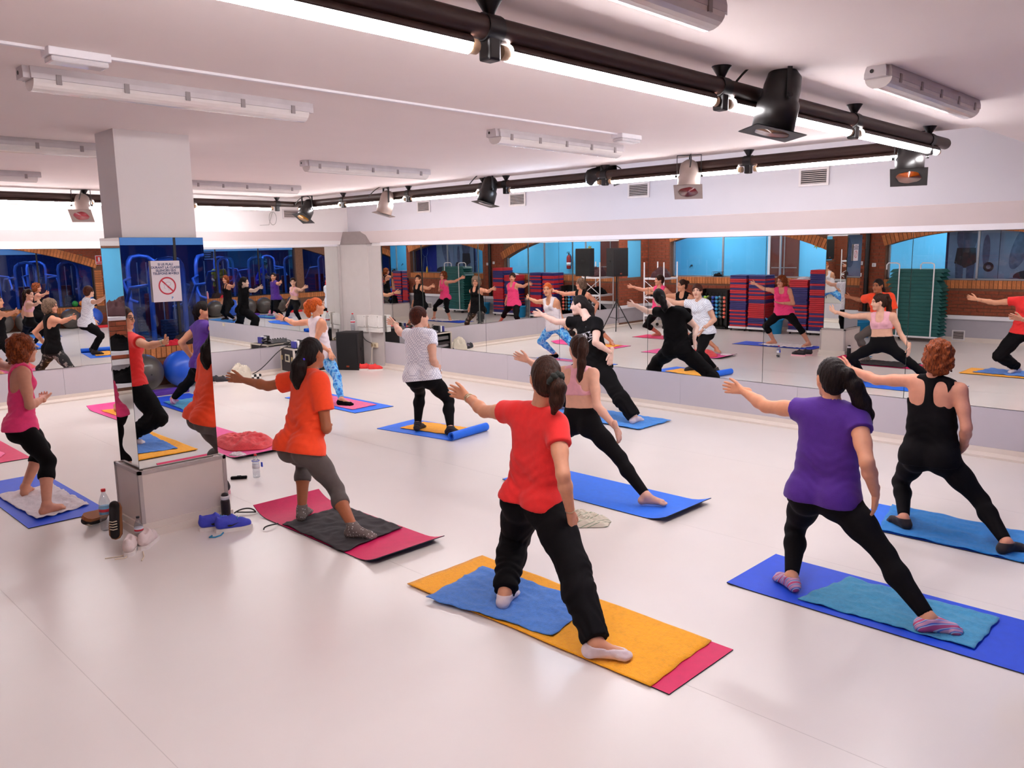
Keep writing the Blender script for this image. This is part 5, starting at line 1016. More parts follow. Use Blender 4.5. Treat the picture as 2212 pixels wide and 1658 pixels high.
class Person: pass
def body_frame(J, S, look, fat, lift=0.0):
    B = Person(); B.lift = lift; B.J = {k: A3(v)+A3((0, 0, lift)) for k, v in J.items()}; J = B.J; B.S = S; B.s = S/1.6; B.fat = fat
    B.pel = (J['HL']+J['HR'])/2; B.u = nrm(J['c7']-B.pel); B.len = np.linalg.norm(J['c7']-B.pel)
    B.r = nrm(J['SR']-J['SL']); B.f = nrm(np.cross(B.u, B.r)); B.r = np.cross(B.f, B.u)
    B.hr = nrm(J['HR']-J['HL']); B.hf = nrm(np.cross(B.u, B.hr))
    B.H = J['head']; g = nrm(A3(look)); up = nrm(nrm(J['head']-J['c7'])*0.4+A3((0, 0, 1))); B.g = g; B.up = nrm(up-g*np.dot(up, g)); B.ri = np.cross(B.g, B.up)
    return B
def torso(B, q, e, lo=0.0, hi=1.0, bust=1.0):
    s, fat, S = B.s, B.fat, B.S
    for t, half, r, fk in ((0.0, 0.052, 0.094, 0.98), (0.14, 0.054, 0.092, 0.92), (0.30, 0.045, 0.086, 0.90), (0.46, 0.038, 0.081, 0.88), (0.60, 0.042, 0.082, 0.90), (0.74, 0.052, 0.080, 0.92), (0.87, 0.056, 0.064, 0.95)):
        if t < lo or t > hi: continue
        c = B.pel+B.u*B.len*t; rr = B.hr*(1-t)+B.r*t; rr = nrm(rr)
        ff = fat if t < 0.7 else 1+(fat-1)*0.5
        q.cone(c-rr*half*S*(0.5+0.5*ff), c+rr*half*S*(0.5+0.5*ff), r*s*ff+e, None, 0.055, B.f, fk)
    if lo < 0.05:
        for h in ('HL', 'HR'):
            sg = -1 if h == 'HL' else 1
            q.cone(B.J[h]-B.hf*0.042*s*fat+B.hr*sg*0.012, B.J[h]-B.hf*0.040*s*fat-B.u*0.03, 0.090*s*fat+e, 0.082*s*fat+e, 0.04)
    if hi > 0.75:
        for sg in (-1, 1):
            c = B.pel+B.u*B.len*0.70+B.f*0.062*s*fat+B.r*sg*0.040*S
            q.ell(c, [B.r, B.f, B.u], (0.056*s*bust+e, 0.052*s*bust+e, 0.054*s*bust+e), 0.03)
            Sx = B.J['SL'] if sg < 0 else B.J['SR']
            q.cone(B.J['c7']-B.u*0.03*s+B.f*0.01, Sx-B.u*0.004, 0.046*s+e, 0.044*s+e, 0.035)
            q.cone(B.pel+B.u*B.len*0.80+B.r*sg*0.03*S, Sx-B.u*0.02*s-B.r*sg*0.01, 0.06*s+e, 0.050*s+e, 0.04)
def arm(B, q, sd, e, t0=0.0, t1=2.0, loose=0.0):
    s = B.s; S_, E_, W_ = B.J['S'+sd], B.J['E'+sd], B.J['W'+sd]; af = 1+(B.fat-1)*0.7
    if t1 >= 1:
        q.cone(S_, S_+(E_-S_)*0.55, 0.051*s*af+e, 0.045*s*af+e, 0.02); q.cone(S_+(E_-S_)*0.5, E_, 0.044*s*af+e, 0.037*s*af+e, 0.02)
        m = E_+(W_-E_)*0.3
        q.cone(E_, m, 0.036*s*af+e, 0.0385*s*af+e, 0.02); q.cone(m, W_, 0.0385*s*af+e, 0.0245*s+e, 0.02)
    else: q.cone(S_-(E_-S_)*0.05, S_+(E_-S_)*(t1+0.12), 0.053*s*af+e, 0.050*s*af+e+loose, 0.03)
def leg(B, q, sd, e, loose=(0, 0, 0), top=0.0):
    s, J = B.s, B.J; H_, K_, A_ = J['H'+sd], J['K'+sd], J['A'+sd]; ff = 1+(B.fat-1)*0.8; l0, l1, l2 = loose
    q.cone(H_, H_+(K_-H_)*0.5, 0.092*s*ff+e+l0, 0.076*s*ff+e+(l0+l1)/2, 0.035)
    q.cone(H_+(K_-H_)*0.45, K_, 0.078*s*ff+e+(l0+l1)/2, 0.054*s+e+l1, 0.03)
    d = nrm(A_-K_); fd = nrm(J['T%sf' % sd]-A_); back = nrm(-(fd-d*np.dot(fd, d)))
    m = K_+(A_-K_)*0.33
    q.cone(K_, m+back*0.012*s, 0.052*s+e+l1, 0.054*s*ff+e+(l1+l2)/2, 0.03); q.cone(m+back*0.012*s, A_, 0.054*s*ff+e+(l1+l2)/2, 0.034*s+e+l2, 0.03)
def foot(B, q, sd, e):
    s, J = B.s, B.J; A_ = J['A'+sd]; T_ = J['T%sf' % sd]; fd = T_-A_; fd[2] = 0; fd = nrm(fd); sdv = np.array([-fd[1], fd[0], 0])
    g = A3((A_[0], A_[1], B.lift)); z = 0.004
    q.cone(A_+nrm(J['K'+sd]-A_)*0.05, A_, 0.036*s+e, 0.035*s+e, 0.02)
    q.cone(g-fd*0.035*s+A3((0, 0, 0.034*s+z)), A_, 0.031*s+e, 0.034*s+e, 0.02)
    q.cone(A_+A3((0, 0, -0.005)), g+fd*0.10*s+A3((0, 0, 0.030*s+z)), 0.033*s+e, 0.024*s+e, 0.02)
    q.cone(g-fd*0.035*s+A3((0, 0, 0.032*s+z)), g+fd*0.13*s+A3((0, 0, 0.026*s+z)), 0.029*s+e, 0.024*s+e, 0.02, sdv, 1.0)
    for o, L in ((0.022, 0.168), (0.010, 0.170), (-0.002, 0.165), (-0.014, 0.157), (-0.025, 0.146)):
        sgn = 1 if sd == 'R' else -1
        b = g+sdv*o*s*sgn
        q.cone(b+fd*0.115*s+A3((0, 0, 0.022*s+z)), b+fd*(L-0.006)*s+A3((0, 0, 0.012*s+z)), 0.0155*s+e, 0.0105*s+e, 0.007)
def head_sdf(B):
    s = B.s*1.03; H, g, up, ri = B.H, B.g, B.up, B.ri; q = SDF(0.0052)
    P = lambda a, b, c: H+ri*a*s+g*b*s+up*c*s
    Rm = [ri, g, up]
    q.ell(P(0, -0.008, 0.024), Rm, (0.073*s, 0.092*s, 0.094*s), 0.02)
    q.ell(P(0, 0.030, -0.045), Rm, (0.055*s, 0.058*s, 0.066*s), 0.035)
    q.cone(P(-0.018, 0.066, -0.090), P(0.018, 0.066, -0.090), 0.020*s, None, 0.025)
    for sg in (-1, 1):
        q.cone(P(sg*0.030, 0.060, -0.030), P(sg*0.042, 0.030, -0.030), 0.026*s, 0.024*s, 0.02)
        q.cone(P(sg*0.015, 0.082, 0.030), P(sg*0.042, 0.068, 0.030), 0.010*s, 0.008*s, 0.014)
        q.ell(P(sg*0.031, 0.071, 0.010), Rm, (0.0125*s, 0.0120*s, 0.0105*s), 0.004)
        q.ell(P(sg*0.074, -0.008, 0.000), [nrm(ri*1+g*0.35*sg*-1), nrm(g+ri*0.35*sg), up], (0.009*s, 0.019*s, 0.031*s), 0.008)
    q.cone(P(0, 0.085, 0.018), P(0, 0.101, -0.022), 0.0085*s, 0.0125*s, 0.012); q.cone(P(-0.010, 0.090, -0.026), P(0.010, 0.090, -0.026), 0.0085*s, None, 0.010)
    q.cone(P(-0.016, 0.080, -0.050), P(0.016, 0.080, -0.050), 0.0085*s, None, 0.008); q.cone(P(-0.012, 0.080, -0.062), P(0.012, 0.080, -0.062), 0.0095*s, None, 0.008)
    q.cone(B.J['c7']+B.f*0.012-B.u*0.03, P(0, -0.018, -0.055), 0.048*s, 0.046*s, 0.03)
    return q
def tone_fn(B, lip, brow, nails=False):
    s = B.s*1.03
    def fn(V):
        q = V-B.H; a = q@B.ri/s; b = q@B.g/s; c = q@B.up/s
        col = np.ones((len(V), 4), np.float32)
        front = b > 0.045
        def paint(m, rgb): col[m, :3] = rgb
        for sg in (-1, 1):
            e = ((a-sg*0.031)/0.0155)**2+((c-0.010)/0.0075)**2
            paint(front & (e < 1), (0.95, 1.0, 1.15)); i = ((a-sg*0.031)/0.0062)**2+((c-0.010)/0.0070)**2
            paint(front & (i < 1), (0.06, 0.045, 0.05))
            lid = (np.abs(a-sg*0.031) < 0.018) & (np.abs(c-0.0185) < 0.0028); paint(front & lid, (0.18, 0.14, 0.14))
            br = (np.abs(a-sg*0.032) < 0.021) & (np.abs(c-0.036+0.10*np.abs(a-sg*0.028)) < 0.0045); paint(front & br, brow)
        lp = (np.abs(a) < 0.023) & (np.abs(c+0.056) < 0.0105*(1-(a/0.03)**2)); paint(front & lp & (b > 0.06), lip)
        paint(front & (np.abs(a) < 0.020) & (np.abs(c+0.056) < 0.0016) & (b > 0.06), (0.45, 0.25, 0.25))
        return col
    return fn
def wrinkle(B, amp, f=95.0):
    def fn(p, d):
        a = (p-B.pel.astype(np.float32))@B.u.astype(np.float32); b = p@B.r.astype(np.float32); c = p@B.f.astype(np.float32)
        w_ = np.sin(a*f+5*np.sin(b*17+c*9)+3*np.sin(c*23)); v = np.sin(a*f*0.53+b*31+4*np.sin(c*13+1.0))
        env = np.exp(-((a/B.len-0.30)/0.20)**2)*0.9+0.25
        return d-amp*env*(w_*0.6+v*0.5)
    return fn
def minus_cone(a, b, ra, rb, k=0.006):
    return lambda p, d: smax(d, -sd_cone(p, a, b, ra, rb), k)
def limb_cut(a, b, frac, rad, k=0.004):
    a = np.asarray(a, np.float32); b = np.asarray(b, np.float32); L = np.linalg.norm(b-a); dr = (b-a)/L
    def fn(p, d):
        t = (p-a)@dr; ax = np.linalg.norm(p-a-t[:, None]*dr, axis=1)
        m = (ax < rad) & (t > 0)
        return np.where(m, smax(d, t-frac*L, k), d)
    return fn

def garment_top(B, kind, m, parent, e=0.010, hem=-0.02, sleeve=0.42, wr=0.004):
    q = SDF(0.0095); J = B.J; s = B.s
    bra = kind == 'bra'
    torso(B, q, e, lo=(0.40 if bra else 0.0), bust=1.0)
    if not bra:   # fabric hangs a little away from the waist
        c = B.pel+B.u*(hem)
        q.cone(c-B.hr*0.050*B.S, c+B.hr*0.050*B.S, (0.100*s)*B.fat+e+0.006, None, 0.05, B.f, 1.0)
        for h in ('HL', 'HR'): q.cone(J[h]-B.hf*0.045*s*B.fat+B.u*0.02, J[h]-B.hf*0.045*s*B.fat, 0.094*s*B.fat+e+0.004, None, 0.04)
        c = B.pel+B.u*B.len*0.42; q.cone(c-B.r*0.04*B.S, c+B.r*0.04*B.S, 0.083*s*B.fat+e, None, 0.05, B.f, 0.95)
    if kind == 'tee':
        af = 1+(B.fat-1)*0.7
        for sd in 'LR':
            S_, E_ = J['S'+sd].astype(np.float32), J['E'+sd].astype(np.float32); dr = (E_-S_)/np.linalg.norm(E_-S_); L_ = np.linalg.norm(E_-S_)*sleeve
            q.pad(S_, S_+dr*L_, 0.085*s)
            def slv(p, d, S_=S_, dr=dr, L_=L_):
                c = sd_cone(p, S_-dr*0.02, S_+dr*(L_+0.05), 0.053*s*af+e, 0.051*s*af+e+0.010)
                return smin(d, smax(c, (p-S_)@dr-L_, 0.004), 0.025)
            q.cut(slv)
        q.cut(minus_cone(J['c7']+B.f*0.03-B.u*0.005, J['c7']+B.f*0.05+B.u*0.12, 0.060*s, 0.07*s))
    else:
        sg = {'L': -1, 'R': 1}
        for sd in 'LR':
            S_ = J['S'+sd]; o = B.r*sg[sd]
            q.cut(minus_cone(S_+o*0.022*s+B.u*0.04, S_+o*0.03*s-B.u*0.075*s, 0.062*s, 0.062*s))
            q.cut(minus_cone(S_+o*0.01*s-B.f*0.05, S_-o*0.012*s-B.f*0.10-B.u*0.10*s, 0.055*s, 0.075*s))
            q.cut(minus_cone(S_+o*0.02*s+B.f*0.05, S_+o*0.01*s+B.f*0.09-B.u*0.07*s, 0.05*s, 0.05*s))
        if kind in ('bra', 'racer'):
            for sd in 'LR':
                o = B.r*sg[sd]; k0 = B.pel+B.u*B.len*(0.80 if bra else 0.74)-B.f*0.11+o*0.085*s
                q.cut(minus_cone(k0, J['c7']-B.f*0.10+o*0.075*s, 0.058*s if bra else 0.062*s, 0.062*s))
        q.cut(minus_cone(J['c7']+B.f*0.05+B.u*0.08, J['c7']+B.f*0.10-B.u*0.08*s, 0.062*s, 0.060*s))
        q.cut(minus_cone(J['c7']-B.f*0.02+B.u*0.10, J['c7']-B.f*0.03+B.u*0.045, 0.05*s, 0.05*s))
    if wr: q.post.insert(0, wrinkle(B, wr))
    q.cut(below(B.pel+B.u*(B.len*0.52 if bra else hem), -B.u))
    v, f = q.mesh(); return np_mesh('top', [(v, f, 0)], [m], parent)
def garment_legs(B, kind, m, parent, waist=0.16, e=0.006):
    q = SDF(0.0105); J = B.J
    torso(B, q, e, lo=0.0, hi=0.35)
    loose = {'leggings': (0, 0, 0), 'capri': (0, 0, 0.004), 'sweat': (0.020, 0.028, 0.030), 'wide': (0.012, 0.030, 0.045)}[kind]
    end = {'leggings': 0.95, 'capri': 0.42, 'sweat': 0.97, 'wide': 1.0}[kind]
    for sd in 'LR':
        leg(B, q, sd, e, loose)
    for sd in 'LR': q.cut(limb_cut(J['K'+sd], J['A'+sd], end, 0.15))
    q.cut(below(B.pel+B.u*waist*B.len, B.u))
    if kind in ('sweat', 'wide'):
        def wrk(p, d):
            w_ = np.sin(p[:, 2]*70+6*np.sin(p[:, 0]*21)+5*np.sin(p[:, 1]*19)); return d-0.006*w_*np.clip((0.55-p[:, 2])/0.4, 0.15, 1)
        q.post.insert(0, wrk)
    v, f = q.mesh(); return np_mesh('leggings' if kind in ('leggings', 'capri') else 'trousers', [(v, f, 0)], [m], parent)
def sock(B, sd, m, parent, height=0.10, low=False):
    q = SDF(0.0065); foot(B, q, sd, 0.006); J = B.J
    if low:
        A_ = J['A'+sd]; fd = nrm(A3((*(J['T%sf' % sd]-A_)[:2], 0)))
        q.cut(below(A_+fd*0.03+A3((0, 0, -0.012)), nrm(A3((0, 0, 1))+fd*0.15)))
        q.cut(minus_cone(A_+A3((0, 0, 0.08)), A_+fd*0.055+A3((0, 0, -0.005)), 0.05, 0.034))
    else: q.cut(below(A3((*J['A'+sd][:2], height+B.lift)), nrm(nrm(J['K'+sd]-J['A'+sd])*0.4+A3((0, 0, 2)))))
    v, f = q.mesh(); return np_mesh('sock', [(v, f, 0)], [m], parent)
def hair_obj(B, kind, m, parent, tail=None, band=None):
    s = B.s*1.03; H, g, up, ri = B.H, B.g, B.up, B.ri; q = SDF(0.0075); Rm = [ri, g, up]
    P = lambda a, b, c: H+ri*a*s+g*b*s+up*c*s
    if kind in ('pony', 'bun'):
        q.ell(P(0, -0.012, 0.028), Rm, (0.080*s, 0.097*s, 0.100*s), 0.01)
        q.ell(P(0, -0.050, -0.020), Rm, (0.064*s, 0.052*s, 0.070*s), 0.03)
        q.cut(minus_cone(P(0, 0.112, -0.06), P(0, 0.115, 0.005), 0.085*s, 0.072*s)); q.cut(minus_cone(P(-0.09, 0.012, -0.02), P(0.09, 0.012, -0.02), 0.034*s, 0.034*s)); q.cut(minus_cone(P(0, 0.05, -0.10), P(0, 0.10, -0.04), 0.085*s, 0.07*s))
    elif kind == 'short':
        q.ell(P(0, -0.014, 0.032), Rm, (0.086*s, 0.103*s, 0.104*s), 0.01); q.ell(P(0, -0.055, -0.018), Rm, (0.070*s, 0.052*s, 0.070*s), 0.03)
        q.cut(minus_cone(P(0, 0.115, -0.06), P(0, 0.118, 0.0), 0.085*s, 0.07*s)); q.cut(minus_cone(P(-0.09, 0.02, -0.035), P(0.09, 0.02, -0.035), 0.036*s, 0.036*s)); q.cut(minus_cone(P(0, 0.05, -0.11), P(0, 0.10, -0.04), 0.085*s, 0.07*s))
    elif kind in ('curly', 'bob'):
        q.ell(P(0, -0.016, 0.030), Rm, (0.098*s, 0.110*s, 0.108*s), 0.01); q.ell(P(0, -0.035, -0.045), Rm, (0.104*s, 0.088*s, 0.090*s), 0.04)
        q.cut(minus_cone(P(0, 0.125, -0.08), P(0, 0.128, -0.005), 0.088*s, 0.075*s)); q.cut(minus_cone(P(0, 0.09, -0.14), P(0, 0.10, -0.05), 0.075*s, 0.068*s))
    elif kind == 'loose':
        q.ell(P(0, -0.012, 0.028), Rm, (0.084*s, 0.101*s, 0.102*s), 0.01)
        q.cone(P(0, -0.045, 0.0), P(0, -0.075, -0.20), 0.074*s, 0.060*s, 0.04, g, 0.7)
        q.cut(minus_cone(P(0, 0.115, -0.06), P(0, 0.118, 0.005), 0.085*s, 0.072*s)); q.cut(minus_cone(P(0, 0.05, -0.12), P(0, 0.10, -0.04), 0.085*s, 0.07*s))
    if tail:
        pts = [P(*t[:3]) for t in tail]
        for i in range(len(pts)-1): q.cone(pts[i], pts[i+1], tail[i][3]*s, tail[i+1][3]*s, 0.02)
    Hf = H.astype(np.float32); amp, fr = {'curly': (0.011, 85), 'bob': (0.007, 60)}.get(kind, (0.0028, 150))
    def strands(p, d):
        x = p-Hf; a = np.arctan2(x@ri.astype(np.float32), x@g.astype(np.float32)); c = x@up.astype(np.float32)
        if kind == 'curly':
            rg = np.random.RandomState(3); w_ = 0
            for i in range(9):
                kv = rg.normal(size=3).astype(np.float32); kv /= np.linalg.norm(kv); w_ = w_+np.sin(x@kv*(45+i*16)+rg.uniform(0, 6)+1.5*np.sin(x[:, 2]*35+i))*(1.0 if i < 4 else 0.55)
            w_ = w_/2.6
        else: w_ = np.sin(a*26+c*14+2*np.sin(c*30))*0.6+np.sin((x[:, 0]+x[:, 1])*fr+c*25)*0.5
        return d-amp*w_
    q.cut(strands)
    v, f = q.mesh(); o = np_mesh('hair', [(v, f, 0)], [m], parent)
    if band is not None:
        bm = MB(); p = Vector(P(*tail[1][:3])) if tail else Vector(P(0, -0.1, 0.02)); d = Vector(P(*tail[2][:3]))-Vector(P(*tail[0][:3]))
        x, y, d = orth(d)
        if band[0] == 'scrunchie':
            pts = []
            for i in range(49):
                a = i/48*2*math.pi; rr = 0.034+0.008*math.sin(a*9); pts.append(p+(x*math.cos(a)+y*math.sin(a))*rr+d*0.008*math.sin(a*7))
            bm.tube(pts, 0.016, 8)
        else:
            pts = [p+(x*math.cos(a)+y*math.sin(a))*0.026 for a in [i/16*2*math.pi for i in range(17)]]; bm.tube(pts, 0.008, 6)
            if band[0] == 'bead': bm.sphere(p+x*0.035, 0.014, 10)
        bm.build('hair_tie', band[1], parent)
    return o
def glasses(B, parent, m):
    s = B.s*1.03; b = MB(); P = lambda a, c, d: Vector(B.H+B.ri*a*s+B.g*c*s+B.up*d*s)
    for sg in (-1, 1):
        b.tube([P(sg*0.032+0.022*math.cos(a), 0.094, 0.008+0.016*math.sin(a)) for a in [i/16*2*math.pi for i in range(17)]], 0.0024, 6)
        b.tube([P(sg*0.054, 0.092, 0.012), P(sg*0.080, 0.06, 0.012), P(sg*0.083, -0.005, 0.008)], 0.0022, 6)
    b.tube([P(-0.010, 0.096, 0.012), P(0.010, 0.096, 0.012)], 0.0024, 6); return b.build('glasses', m, parent)
def bracelet(B, sd, t, rad, m, parent, name='bracelet', thick=0.004, face=None):
    W_, E_ = B.J['W'+sd], B.J['E'+sd]; p = Vector(W_+(E_-W_)*t); x, y, d = orth(W_-E_); b = MB()
    b.tube([p+(x*math.cos(a)+y*math.sin(a))*rad for a in [i/18*2*math.pi for i in range(19)]], thick, 6); o = b.build(name, m, parent)
    if face is not None:
        nv = Vector(face[0]).normalized(); fb = MB(); fb.cyl(p+nv*rad, p+nv*(rad+0.010), 0.016, 0.014, 14); fb.build('watch_face', face[1], o)
    return o
def person(label, J, S, look, skin, lip=(0.80, 0.42, 0.42), brow=(0.2, 0.16, 0.15), fat=1.0, thumbL=(0.1, 0, 1), thumbR=(1, 0.1, 0.1), palmL=1, palmR=1, feet=True, group=None, spreadL=0.14, coarse=1.0, lift=0.014):
    B = body_frame(J, S, look, fat, lift)
    root = empty('person', (float(B.pel[0]), float(B.pel[1]), 0), label=label, cat='person', group=group)
    q = SDF(0.0125*coarse); torso(B, q, 0.0)
    for sd in 'LR': arm(B, q, sd, 0); leg(B, q, sd, 0)
    q.cone(B.J['c7']-B.u*0.04+B.f*0.01, B.J['c7']+(B.H-B.J['c7'])*0.45, 0.050*B.s, 0.046*B.s, 0.03)
    parts = [(*q.mesh(), 0), (*head_sdf(B).mesh(), 0)]
    for sd, th, sp, pm in (('L', thumbL, spreadL, palmL), ('R', thumbR, 0.08, palmR)):
        parts.append((*hand_sdf(B.J['W'+sd], B.J['T'+sd], A3(th), S, sp, 0.16 if sd == 'L' else 0.26, pm).mesh(), 0))
    if feet:
        for sd in 'LR':
            qf = SDF(0.0065); foot(B, qf, sd, 0); parts.append((*qf.mesh(), 0))
    o = np_mesh('body', parts, [skin], root, tone_fn(B, lip, brow))
    # children keep world coordinates: undo the root offset
    B.root = root; return B
def settle(B):
    off = Vector(B.root.location)
    for ch in B.root.children_recursive:
        if ch.parent == B.root: ch.location = Vector(ch.location)-off
